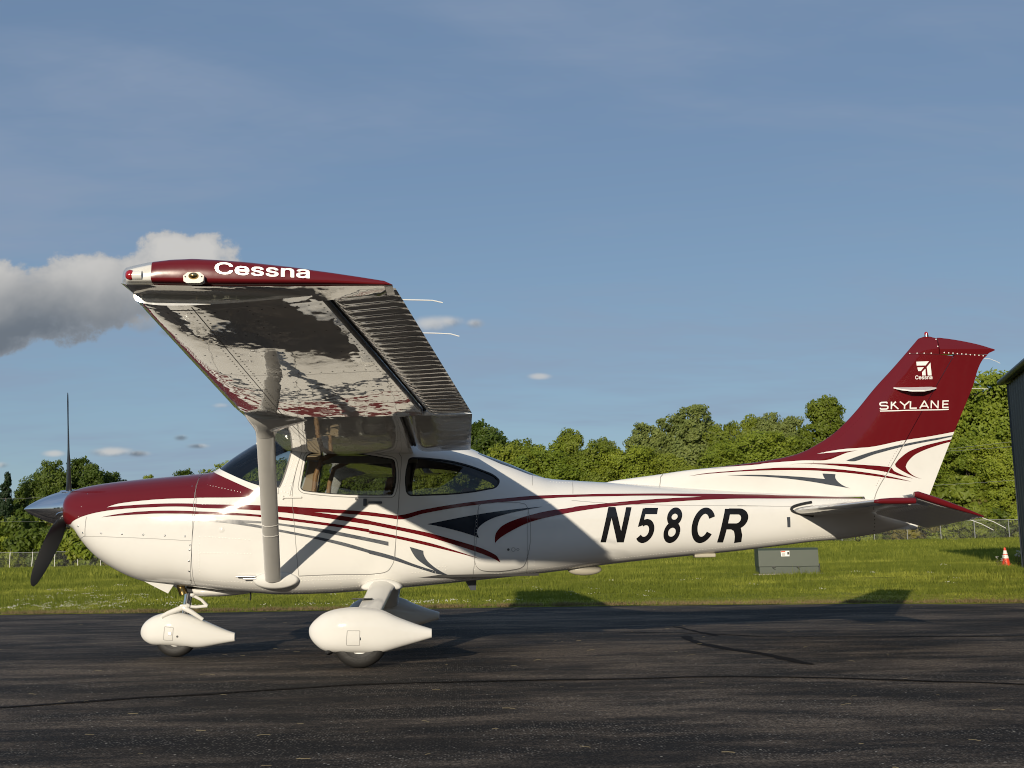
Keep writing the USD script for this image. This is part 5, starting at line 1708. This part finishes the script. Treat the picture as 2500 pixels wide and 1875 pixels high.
def fin_part(z0, z1, xa, xb, name, mat, parent, nz=70, nx=46):
    zs = np.linspace(z0, z1, nz)
    rows_ = []
    for z in zs:
        a, b = float(xa(z)), float(xb(z))
        b = max(b, a + .002)
        q_ = np.linspace(0, 1, nx)
        q_ = np.where(name in ('fin', 'fin_root'), q_ ** 1.7, q_)
        x = a + (b - a) * q_
        y = fin_y(x, np.full(nx, z))
        if name in ('fin', 'fin_root'):
            y[0] = .0
        rows_.append(np.vstack([np.stack([x, -y, np.full(nx, z)], 1), np.stack([x, y, np.full(nx, z)], 1)[::-1]]))
    m = loft(rows_)
    return obj(name, m, mat, parent, smooth=50)


def x_hinge(z):
    return np.where(z > 2.604, 8.292, hinge_line(z))


fin = fin_part(1.575, 2.780, fin_le, lambda z: np.minimum(x_hinge(z) - .004, fin_te(z)), 'fin', 'maroon_paint', plane)
froot = fin_part(1.30, 1.575, fin_le, lambda z: np.minimum(x_hinge(z) - .004, fin_te(z)), 'fin_root', 'white_paint', fin, 30, 90)
rud = fin_part(1.795, 2.6035, lambda z: hinge_line(z) + .004, fin_te, 'rudder', 'maroon_paint', plane)
rlow = fin_part(1.0, 1.795, lambda z: hinge_line(z) + .004, fin_te, 'rudder_foot', 'white_paint', rud)
cap = fin_part(2.6075, 2.768, lambda z: 8.297, lambda z: np.maximum(fin_te(z), 8.30), 'rudder_tip', 'maroon_paint', rud, 40)
# white lower part
up_edge = np.vstack([smooth_line(T['white'][0]), ])
notch = smooth_line(T['notch'][0])
hz = 1.31
white_poly = Polygon(np.vstack([[(5.0, 1.40)], [(5.19, 1.4695), (5.60, 1.5215), (5.90, 1.5615)], up_edge, notch, [(8.40, 1.885)], [(8.40, 1.0), (7.4, 1.0), (7.4, 1.20), (5.0, 1.20)]])).buffer(0)


def fin_film(name, poly, mat, off, label=None, parent=None):
    for z_cut, par in ((None, parent),):
        region = Polygon([(float(fin_le(z)) + .0008, z) for z in np.linspace(1.31, 2.77, 120)] + [(float(fin_te(z)) - .0008, z) for z in np.linspace(2.77, 1.0, 160)] + [(7.62, 1.0), (7.5, 1.31)]).buffer(0)
        cut = LineString([(float(hinge_line(z)), z) for z in np.linspace(1.0, 2.6, 60)]).buffer(.0045)
        film(name, poly.intersection(region).difference(cut), mat, parent or plane, off, 'fin', label)


GX = np.unique(np.round(np.r_[GX, np.arange(4.95, 8.9, .02)], 4))
fin_film('fin_white', white_poly, 'white_paint', .0012, parent=fin)
for nm, mt in (('fin_p', 'maroon_paint'), ('fin_q', 'maroon_paint'), ('fin_t', 'maroon_paint'), ('fin_r', 'gray_paint'), ('fin_r2', 'gray_paint'), ('fin_s', 'gray_paint')):
    fin_film('fin_stripe', band(nm), mt, .0030 if nm != 'fin_r2' else .0034, parent=fin)
for k in ('logo1', 'logo2', 'logo3', 'logo4'):
    e = T[k]
    pts = e[0] + (e[1][::-1] if len(e) > 1 else [])
    film('fin_emblem', Polygon(pts).buffer(0), 'letter_white', fin, .0030, 'fin')
bl, br, tl, tr_ = T['cessna_fin'][0]
film('fin_lettering', fit(text_poly('Cessna'), bl, br, tl), 'letter_white', fin, .0030, 'fin', right=False)
SKY = {
    'S': [[(.88, .80), (.80, .95), (.20, .95), (.05, .84), (.05, .66), (.18, .54), (.82, .50), (.95, .38), (.95, .18), (.80, .05), (.18, .05), (.05, .20)]],
    'K': [[(.07, 0), (.07, 1)], [(.10, .47), (.80, 1)], [(.36, .62), (1.28, .0)]],
    'Y': [[(.0, 1), (.50, .46), (1, 1)], [(.50, .48), (.50, 0)]],
    'L': [[(.07, 1), (.07, .06), (.95, .06)]],
    'A': [[(.0, 0), (.48, .97), (.52, .97), (1, 0)], [(.2, .30), (.8, .30)]],
    'N': [[(.06, 0), (.06, .96), (.10, .96), (.90, .04), (.94, .04), (.94, 1)]],
    'E': [[(.98, .94), (.07, .94), (.07, .06), (.98, .06)], [(.07, .5), (.9, .5)]],
}
bl, br, tl, tr_ = map(np.array, T['skylane'][0])
xs_l = [0, .160, .285, .430, .575, .735, .905]
ws_l = [.125, .085, .140, .110, .130, .115, .095]
for ch, x0, w0 in zip('SKYLANE', xs_l, ws_l):
    L_ = [[(x0 + w0 * a * .98, b) for a, b in l] for l in SKY[ch]]
    e1, e2 = br - bl, tl - bl
    p_ = shapely.union_all([LineString([tuple(bl + e1 * a + e2 * b) for a, b in l]).buffer(.0062, cap_style='flat', join_style='round') for l in L_])
    film('fin_letter', p_, 'letter_white', fin, .0032, 'fin', right=False)
film('fin_underline', LineString(T['skyline'][0]).buffer(.0050, cap_style='flat'), 'letter_white', fin, .0030, 'fin', right=False)
# antenna blade on the fin, both sides
for s in (-1, 1):
    bladep = Polygon([(0, 0), (.10, .0), (.36, .0), (.392, .015), (.30, .055), (.24, .075), (.13, .075), (.05, .045)])
    m = trimesh.creation.extrude_polygon(bladep, .012)
    v_ = np.array(m.vertices)
    yy0 = -float(fin_y(8.0, 2.28)) + .004
    m = tm(np.stack([7.835 + v_[:, 0], yy0 - v_[:, 1] * 1.55, 2.300 - v_[:, 2] - .62 * v_[:, 1]], 1), m.faces)
    if s > 0:
        m.vertices = m.vertices * [1, -1, 1]
    m.fix_normals()
    obj('antenna_blade', m, 'letter_white', fin, smooth=20)
Q = np.array([(x, 2.618 - .004 * (x - 8.0) / .28) for x in np.arange(8.02, 8.28, .065)] + [(8.30 + .04 + .38 * t_, 2.622 - .028 * t_) for t_ in np.linspace(0, 1, 10)] + [(8.282, 2.68), (8.282, 2.75)])
Yq = -fin_y(Q[:, 0], Q[:, 1])
obj('fin_rivets', domes(np.stack([Q[:, 0], Yq, Q[:, 1]], 1), np.tile([0, -1.0, 0], (len(Q), 1)), .007, .003), 'rivet_paint', fin, kind='stuff')
dots = []
for t_ in np.linspace(0, 1, 46):
    z = 1.40 + t_ * .92
    dots.append((float(hinge_line(z)) - .035, z))
for t_ in np.linspace(0, 1, 26):
    dots.append((7.02 + .50 * t_, 1.60 + .43 * t_))
dots = np.array(dots)
obj('fin_small_rivets', domes(np.stack([dots[:, 0], -fin_y(*dots.T) - .001, dots[:, 1]], 1), np.tile([0, -1.0, 0], (len(dots), 1)), .0035, .0018), 'maroon_paint', fin, kind='stuff')
seg = LineString([(8.0, 2.613), (8.286, 2.606)]).buffer(.0016).union(LineString([(5.63, 1.405), (5.645, 1.50), (5.67, 1.523)]).buffer(.002))
film('fin_seam', seg, 'dark_gap', fin, .0036, 'fin', right=False)
beacon = obj('beacon', cat_m(trimesh.creation.cylinder(.020, .02, sections=24).apply_translation((8.197, 0, 2.785)), ), 'steel', fin)
obj('beacon_lens', trimesh.creation.capsule(.030, .017, count=[16, 16]).apply_translation((8.197, 0, 2.795)), 'lens_red', beacon)
for z_, L_, dz_ in ((2.572, .155, -.05), (2.285, .16, -.004)):
    a = np.array([float(fin_te(z_)) - .004, 0, z_])
    obj('static_wick', tube([a, a + [L_ * .4, 0, dz_ * .15], a + [L_ * .8, 0, dz_ * .65], a + [L_, 0, dz_]], .0026, 6), 'wick_white', rud)

# ---- stabilizer and drooping elevator
def stab(side):
    s = np.array([1, side, 1.0])
    y_ = np.array([.05, .20, 1.745])
    le = lambda y: np.interp(y, y_, [6.775, 6.795, 6.955])
    hx = lambda y: np.interp(y, y_, [7.555, 7.548, 7.432])
    zc = lambda y: np.interp(y, y_, [1.176, 1.176, 1.178])
    thick = lambda y: np.interp(y, y_, [.094, .092, .052])
    secs = []
    for y in np.linspace(.05, 1.745, 24):
        a, b = le(y), hx(y) - .006
        # the tip is cut back for the horn
        q_ = (1 - np.cos(np.linspace(0, np.pi, 16))) / 2
        if y > 1.50:
            b = min(b, 7.262)
        x = a + (b - a) * q_
        fr = np.clip((x - a) / (hx(y) - a), 0, 1)
        h = thick(y) / 2 * np.where(fr < .3, np.sqrt(np.clip(1 - ((.3 - fr) / .3) ** 2, 0, 1)), 1 - .45 * (fr - .3) / .7)
        secs.append(np.vstack([np.stack([x, np.full(16, y), zc(y) + h], 1), np.stack([x, np.full(16, y), zc(y) - h], 1)[::-1][1:-1]]) * s)
    st_ = obj('stabilizer', loft(secs), 'white_skin', plane, smooth=40)
    cap_pts = np.array([(le(1.745) + .0, 1.752 * side, 1.176), (le(1.745) + .05, 1.765 * side, 1.178), (le(1.745) + .15, 1.77 * side, 1.179), (7.262, 1.77 * side, 1.179)])
    cap_ = tube(cap_pts, [.010, .020, .024, .024], 14)
    obj('stabilizer_tip', cap_, 'maroon_paint', st_, smooth=50)
    # de-icing style rubber boot round the root
    t = np.linspace(-1, 1, 19)
    bx_, bz_ = 6.775 + .20 * np.abs(t) ** 1.7, 1.190 + .062 * np.sign(t) * np.abs(t) ** .8
    by_ = np.array([-float(fus_y(a, b)) - .012 for a, b in zip(bx_, bz_)])
    obj('root_boot', tube(np.stack([bx_, -side * by_ * 1.0, bz_], 1), .0125, 10), 'boot_rubber', st_)
    # elevator
    DR = math.radians(18.5)
    te = lambda y: np.interp(y, [.13, 1.76], [.505, .372])
    secs = []
    for y in np.arange(.13, 1.757, .0105):
        c = te(y)
        q_ = np.linspace(0, 1, 12)
        if y > 1.52:
            x0 = -.195
            xs_ = x0 + (c - x0) * q_
        else:
            xs_ = -.012 + (c + .012) * q_
        h = np.where(xs_ < .02, .024 * np.sqrt(np.clip((xs_ - xs_[0]) / .03, 0, 1)), .024 * (1 - .93 * np.clip((xs_ - .02) / (c - .02), 0, 1)))
        bd = .0085 * beads(y, .066) * np.clip((xs_ - .03) / .03, 0, 1) * np.clip((c - xs_) / .05, 0, 1) * (y < 1.72)
        up_, lo_ = np.stack([xs_, h - .5 * bd], 1), np.stack([xs_, -h + bd], 1)
        R = np.array([[math.cos(DR), math.sin(DR)], [-math.sin(DR), math.cos(DR)]])
        ring_ = np.vstack([up_, lo_[::-1][1:-1] if xs_[0] else lo_[::-1][1:]]) @ R.T
        ring_ = np.vstack([up_, lo_[::-1][:-1]]) @ R.T
        hx_ = hx(y) if y < 1.70 else hx(1.70)
        secs.append(np.stack([hx_ + ring_[:, 0], np.full(len(ring_), y), 1.168 + ring_[:, 1]], 1) * s)
    el = obj('elevator', loft(secs), 'white_skin', plane, smooth=32)
    R = np.array([[math.cos(DR), math.sin(DR)], [-math.sin(DR), math.cos(DR)]])
    line_ = np.array([(-.185, .0), (-.16, .006), (.0, .006), (.2, .004), (.365, .0)]) @ R.T
    obj('elevator_tip', tube(np.stack([hx(1.70) + line_[:, 0], np.full(5, 1.765 * side), 1.168 + line_[:, 1]], 1), [.018, .026, .026, .017, .005], 12), 'maroon_paint', el, smooth=50)
    for y, L_ in ((1.70, .20), (1.40, .20)):
        p0 = np.array([te(y) - .005, 0]) @ R.T
        p1 = np.array([te(y) + L_ * .5, -.004]) @ R.T
        p2 = np.array([te(y) + L_, -.022]) @ R.T
        h_ = hx(min(y, 1.7))
        obj('static_wick', tube([(h_ + p[0], y * side, 1.168 + p[1]) for p in (p0, p1, p2)], .0026, 6), 'wick_white', el)


for s in (-1, 1):
    stab(s)
obj('tail_cone', ellipsoid((7.945, 0, 1.045), (.05, .035, .05)), 'white_paint', plane)
zs_ = np.linspace(.965, 1.12, 6)
obj('tail_fasteners', domes(np.stack([np.full(6, 7.555), -fus_y(np.full(6, 7.555), zs_) - .0005, zs_], 1), np.tile([0, -1.0, 0], (6, 1)), .006, .002), 'rivet_dark', plane, kind='stuff')
ringm = trimesh.creation.torus(.022, .0045, major_sections=28, minor_sections=8)
ringm.apply_transform(trimesh.transformations.rotation_matrix(np.pi / 2, [1, 0, 0]))
obj('tie_down_ring', ringm.apply_translation((7.43, 0, .925)), 'steel', plane)

# ---- undercarriage
def pant(key, yc, hw, door_key, name, gap_c):
    up_, lo_ = smooth_line(T[key][0], 6), smooth_line(T[key][1], 6)
    x0, x1 = up_[0, 0] + .0005, min(up_[-1, 0], lo_[-1, 0])
    q_ = np.r_[np.linspace(0, 1, 46) ** 1.6]
    xs_ = x0 + (x1 - x0) * q_
    o1, o2 = np.argsort(up_[:, 0]), np.argsort(lo_[:, 0])
    zu_, zl_ = np.interp(xs_, up_[o1, 0], up_[o1, 1]), np.interp(xs_, lo_[o2, 0], lo_[o2, 1])
    fr = (xs_ - x0) / (x1 - x0)
    w_ = hw * np.where(fr < .36, np.sqrt(np.clip(1 - ((.36 - fr) / .36) ** 2, 0, 1)), 1 - .72 * ((fr - .36) / .64) ** 1.4)
    secs = []
    for x, a, b, ww in zip(xs_, zu_, zl_, w_):
        zm = b + .46 * (a - b)
        t = np.linspace(0, 2 * np.pi, 40, endpoint=False)
        ct, st_ = np.cos(t), np.sin(t)
        n_ = 2.5
        yy = ww * np.sign(ct) * np.abs(ct) ** (2 / n_)
        zz = np.where(st_ >= 0, zm + (a - zm) * np.abs(st_) ** (2 / n_), zm - (zm - b) * np.abs(st_) ** (2 / n_))
        secs.append(np.stack([np.full(40, x), yc + yy, zz], 1))
    p_ = obj(name, loft(secs), 'white_paint', plane, smooth=60)
    dp = np.array(T[door_key][0])
    dpoly = Polygon(dp).buffer(.010, join_style='round').buffer(-.004)
    line = dpoly.difference(dpoly.buffer(-.0028))
    v, f = clip_grid(line, np.arange(.9, 3.7, .01), np.arange(0, .5, .01))
    fr2 = (v[:, 0] - x0) / (x1 - x0)
    wl = np.interp(v[:, 0], xs_, w_)
    zul, zll = np.interp(v[:, 0], xs_, zu_), np.interp(v[:, 0], xs_, zl_)
    zml = zll + .46 * (zul - zll)
    tt = np.clip(np.where(v[:, 1] > zml, (v[:, 1] - zml) / (zul - zml), (zml - v[:, 1]) / (zml - zll)), 0, 1)
    y = yc - wl * (1 - tt ** 2.5) ** (1 / 2.5) - .0015
    P = np.stack([v[:, 0], y, v[:, 1]], 1)
    nn_ = np.tile([0, -1.0, 0], (len(P), 1))
    obj('access_door', (P, oriented(P, f, nn_)), 'seam', p_, normals=nn_)
    cx, cz = dpoly.centroid.x, dpoly.centroid.y
    yl = yc - float(np.interp(cx, xs_, w_)) * .99
    return p_, cx, cz, yl


def tyre(r, wdt, c, parent):
    prof = []
    for t in np.linspace(-np.pi / 2, np.pi / 2, 17):
        prof.append((r - wdt * .5 + wdt * .5 * abs(math.cos(t)) ** .75, wdt / 2 * math.sin(t)))
    prof = [(r * .5, -wdt * .42)] + [(r * .62, -wdt * .47)] + prof + [(r * .62, wdt * .47), (r * .5, wdt * .42), (r * .5, -wdt * .42)]
    m = trimesh.creation.revolve(np.array(prof), sections=56)
    m.apply_transform(trimesh.transformations.rotation_matrix(np.pi / 2, [1, 0, 0]))
    m.apply_translation(c)
    m.fix_normals()
    t_ = obj('tyre', m, 'rubber', plane, smooth=35)
    hub = trimesh.creation.cylinder(r * .52, wdt * .7, sections=40)
    hub.apply_transform(trimesh.transformations.rotation_matrix(np.pi / 2, [1, 0, 0]))
    obj('wheel_hub', hub.apply_translation(c), 'letter_white', t_)
    return t_


for s in (-1, 1):
    pn, cx, cz, yl = pant('main_pant', 1.37 * s, .135, 'pant_door', 'wheel_fairing', None)
    if s < 0:
        obj('wheel_slot', ellipsoid((2.845, -1.37, .122), (.028, .115, .022), 2), 'dark_gap', pn)
        obj('latch', bx(.006, .004, .02, (cx + .052, yl - .002, cz - .005), .0015), 'rivet_dark', pn)
    tyre(.215, .155, (3.076, 1.37 * s, .214), None)
    # leg with its fairing: sharp shoulder, dark rear face
    a0, a1 = np.array([3.185, .50 * s, .600]), np.array([3.100, 1.33 * s, .345])

    def legsec(c, ch_, tk):
        q_ = np.array([(-.46, 0), (-.43, .30), (-.32, .52), (-.10, .62), (.18, .55), (.40, .22), (.50, 0), (.40, -.22), (.18, -.5), (-.10, -.55), (-.32, -.48), (-.43, -.28)])
        axl = (a1 - a0) / np.linalg.norm(a1 - a0)
        ny = np.cross(axl, [1.0, 0, 0]) * s
        ny /= np.linalg.norm(ny)
        nx = np.array([1.0, 0, 0])
        return c + q_[:, :1] * ch_ * nx + q_[:, 1:] * tk * ny

    lg = loft([legsec(a0 + (a1 - a0) * t, .208 - 0 * t, .078 - .018 * t) for t in np.linspace(0, 1, 5)])
    leg = obj('gear_leg', lg, 'white_paint', plane, smooth=40)
    cu = []
    a2 = np.linspace(0, 2 * np.pi, 32, endpoint=False)
    for d_, k in ((-.05, 1.06), (.008, 1.02), (.022, .90), (.030, .72)):
        cu.append(np.stack([3.175 + .165 * k * np.cos(a2), (np.full(32, .515) + d_) * s, .605 - .008 + .050 * k * np.sin(a2) - .02 * np.cos(a2) ** 2], 1))
    obj('leg_cuff', loft(cu), 'white_paint', plane, smooth=60)
    stp = cat_m(bx(.16, .09, .009, (3.055, .98 * s, .500), .003), tube([(3.09, .93 * s, .47), (3.075, .96 * s, .495)], .008, 8))
    obj('step', stp, 'blade_black', leg)
pn, cx, cz, yl = pant('nose_pant', 0.0, .118, 'npant_door', 'wheel_fairing', None)
obj('latch', bx(.028, .005, .030, (cx + .012, yl - .001, cz), .002), 'steel', pn)
obj('bolt_hole', ellipsoid((cx + .075, yl + .002, cz - .025), (.009, .004, .009), 2), 'rivet_dark', pn)
tyre(.186, .125, (1.362, 0, .186), None)
# nose leg: oleo, fork, torque links
oleo = obj('nose_oleo', tube([(1.47, 0, .66), (1.452, 0, .50), (1.436, 0, .37)], .033, 20), 'chrome', plane, smooth=40)
obj('oleo_collar', tube([(1.478, 0, .655), (1.470, 0, .575), (1.466, 0, .545)], [.055, .052, .046], 18), 'steel', oleo)
fk = cat_m(tube([(1.425, -.05, .425), (1.30, -.075, .375), (1.25, -.085, .345)], [.026, .022, .02], 10), tube([(1.425, .05, .425), (1.30, .075, .375)], .022, 10), tube([(1.43, -.06, .42), (1.50, -.07, .385), (1.60, -.06, .318)], [.022, .02, .015], 10), bx(.075, .15, .05, (1.432, 0, .425), .014))
obj('nose_fork', fk, 'white_paint', plane, smooth=50)
lk = cat_m(tube([(1.50, -.035, .525), (1.575, -.03, .485), (1.625, -.02, .432)], .014, 8), tube([(1.625, -.02, .432), (1.53, -.03, .424), (1.45, -.04, .432)], .014, 8), ellipsoid((1.50, -.04, .532), (.024, .02, .022), 2), ellipsoid((1.46, -.05, .434), (.026, .02, .022), 2))
obj('torque_link', lk, 'white_paint', plane, smooth=50)
# cowl flap, exhaust stacks, belly fairing
cfp = np.array([(1.155, .652), (1.385, .612), (1.335, .545)])
for s in (-1, 1):
    m = trimesh.creation.extrude_polygon(Polygon([(1.150, .655), (1.395, .622), (1.345, .550)]), .008)
    v_ = np.array(m.vertices)
    m = tm(np.stack([v_[:, 0], s * (.27 + v_[:, 2]) + s * .25 * (v_[:, 1] - .6), v_[:, 1]], 1), m.faces)
    m.fix_normals()
    obj('cowl_flap', m, 'white_paint', cowling, smooth=10)
    ex = tube([(1.395, .09 * s, .66), (1.41, .09 * s, .60), (1.435 - .03 * (s > 0), .09 * s, .535)], .034, 18)
    obj('exhaust_stack', ex, 'brass' if s < 0 else 'blade_black', plane, smooth=50)
secs = []
for x, w_, z0_, z1_ in ((1.505, .085, .60, .548), (1.53, .125, .60, .520), (1.60, .14, .60, .511), (1.72, .135, .59, .510), (1.85, .11, .575, .517), (1.98, .06, .56, .532), (2.06, .02, .55, .543)):
    t = np.linspace(0, 2 * np.pi, 24, endpoint=False)
    secs.append(np.stack([np.full(24, x), w_ * np.sign(np.cos(t)) * np.abs(np.cos(t)) ** .8, (z0_ + z1_) / 2 + (z0_ - z1_) / 2 * np.sin(t)], 1))
obj('belly_fairing', loft(secs), 'white_paint', plane, smooth=60)
obj('gear_well', bx(.10, .16, .09, (1.50, 0, .590), .01), 'dark_gap', plane)
# small things under the belly and on the side
obj('drain_tube', tube([(2.03, -.2, .56), (2.03, -.2, .478)], .007, 8), 'blade_black', plane)
fin_a = trimesh.creation.extrude_polygon(Polygon([(0, 0), (.12, 0), (.115, -.115), (.07, -.115)]), .012)
v_ = np.array(fin_a.vertices)
obj('belly_antenna', tm(np.stack([3.855 + v_[:, 0], -.15 + v_[:, 2], .645 + v_[:, 1]], 1), fin_a.faces), 'gray_paint', plane, smooth=10)
obj('belly_blister', ellipsoid((4.93, -.12, .690), (.150, .05, .050)), 'blister', plane, smooth=60)
obj('belly_plate', bx(.19, .10, .035, (6.01, -.06, .797), .01), 'blister', plane)
scoop = cat_m(bx(.165, .02, .010, (2.055, -.562, .685), .003), )
sc_ = tm(np.array([(1.965, -.548, .700), (2.105, -.545, .690), (2.135, -.545, .655), (2.105, -.585, .687), (1.985, -.580, .697), (2.01, -.548, .668)]), np.array([(0, 1, 3), (0, 3, 4), (1, 2, 3), (4, 3, 5), (3, 2, 5)]))
obj('vent_scoop', cat_m(scoop, bx(.11, .012, .016, (2.085, -.556, .666), .003)), 'steel', plane)
obj('pitot_tube', tube([(2.36, -1.55, 1.755), (2.36, -1.55, 1.70), (2.30, -1.55, 1.69), (2.22, -1.55, 1.69)], .008, 8), 'letter_white', wings[0])

# ---- cabin
def lining(poly, mat, name, inset=.03):
    if name == 'cabin_lining':
        (lv, lf), ln = both(skin(poly, inset))
        return obj(name, (lv, lf[:, ::-1]), mat, plane, normals=-ln)
    piece = skin(poly, inset)
    for lv, lf, ln in (piece, mirror(*piece)):
        obj(name, (lv, lf[:, ::-1]), mat, plane, normals=-ln)


holes = shapely.union_all([thp(door_win.buffer(.004)), thp(rear_win.buffer(.004))])
cab = sbox(1.9, -np.pi / 2, 4.62, np.pi / 2)
front_post = thp(Polygon([(2.36, 1.30), (2.68, 1.30), (2.68, 1.80), (2.36, 1.80)]))
lin = cab.difference(shapely.union_all([holes, ws_poly.buffer(.02), rw_poly, front_post]))
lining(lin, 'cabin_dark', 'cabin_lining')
lining(front_post.difference(shapely.union_all([holes, ws_poly.buffer(.02)])), 'tan_trim', 'post_trim')
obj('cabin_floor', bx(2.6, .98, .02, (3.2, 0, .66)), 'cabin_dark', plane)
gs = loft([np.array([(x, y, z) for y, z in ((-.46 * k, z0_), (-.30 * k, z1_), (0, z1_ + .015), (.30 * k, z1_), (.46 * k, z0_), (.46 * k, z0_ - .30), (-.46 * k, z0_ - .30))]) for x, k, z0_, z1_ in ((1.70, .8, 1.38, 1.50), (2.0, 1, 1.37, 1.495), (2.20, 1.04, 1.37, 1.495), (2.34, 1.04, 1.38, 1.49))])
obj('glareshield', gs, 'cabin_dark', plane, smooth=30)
for x0, back in ((2.86, 'brown_leather'), (3.50, 'brown_leather')):
    for s in (-1, 1):
        seat = obj('seat', bx(.46, .44, .12, (x0, .25 * s, .95), .045), back, plane, smooth=50)
        sb_ = bx(.11, .43, .62, (0, 0, .31), .05)
        sb_.apply_transform(trimesh.transformations.rotation_matrix(math.radians(12), [0, 1, 0]))
        obj('seat_back', sb_.apply_translation((x0 + .28, .25 * s, .90 if x0 < 3 else .80)), back, seat, smooth=50)
        if x0 > 3:
            continue
        obj('headrest', bx(.09, .25, .17, (x0 + .435, .25 * s, 1.585), .04), back, seat, smooth=50)
        blt = tube([(x0 + .33, .40 * s, 1.05), (x0 + .42, .47 * s, 1.45), (x0 + .47, .50 * s, 1.70)], .012, 6)
        obj('seat_belt', blt, 'cabin_dark', seat)
for s in (-1, 1):
    yk = .22 * s
    obj('control_yoke', cat_m(tube([(2.34, yk, 1.30), (2.52, yk, 1.30)], .013, 8), tube([(2.52, yk - .10, 1.38), (2.53, yk - .09, 1.30), (2.53, yk + .09, 1.30), (2.52, yk + .10, 1.38)], .014, 8)), 'cabin_dark', plane)
    # sun visor and the pale trim of the door post
    obj('sun_visor', bx(.20, .30, .015, (2.52, .25 * s, 1.74), .006), 'tan_trim', plane)
    obj('post_pad', tube([(2.60, .505 * s, 1.36), (2.615, .50 * s, 1.52), (2.66, .485 * s, 1.66), (2.80, .47 * s, 1.72)], .022, 10), 'tan_leather', plane, smooth=50)
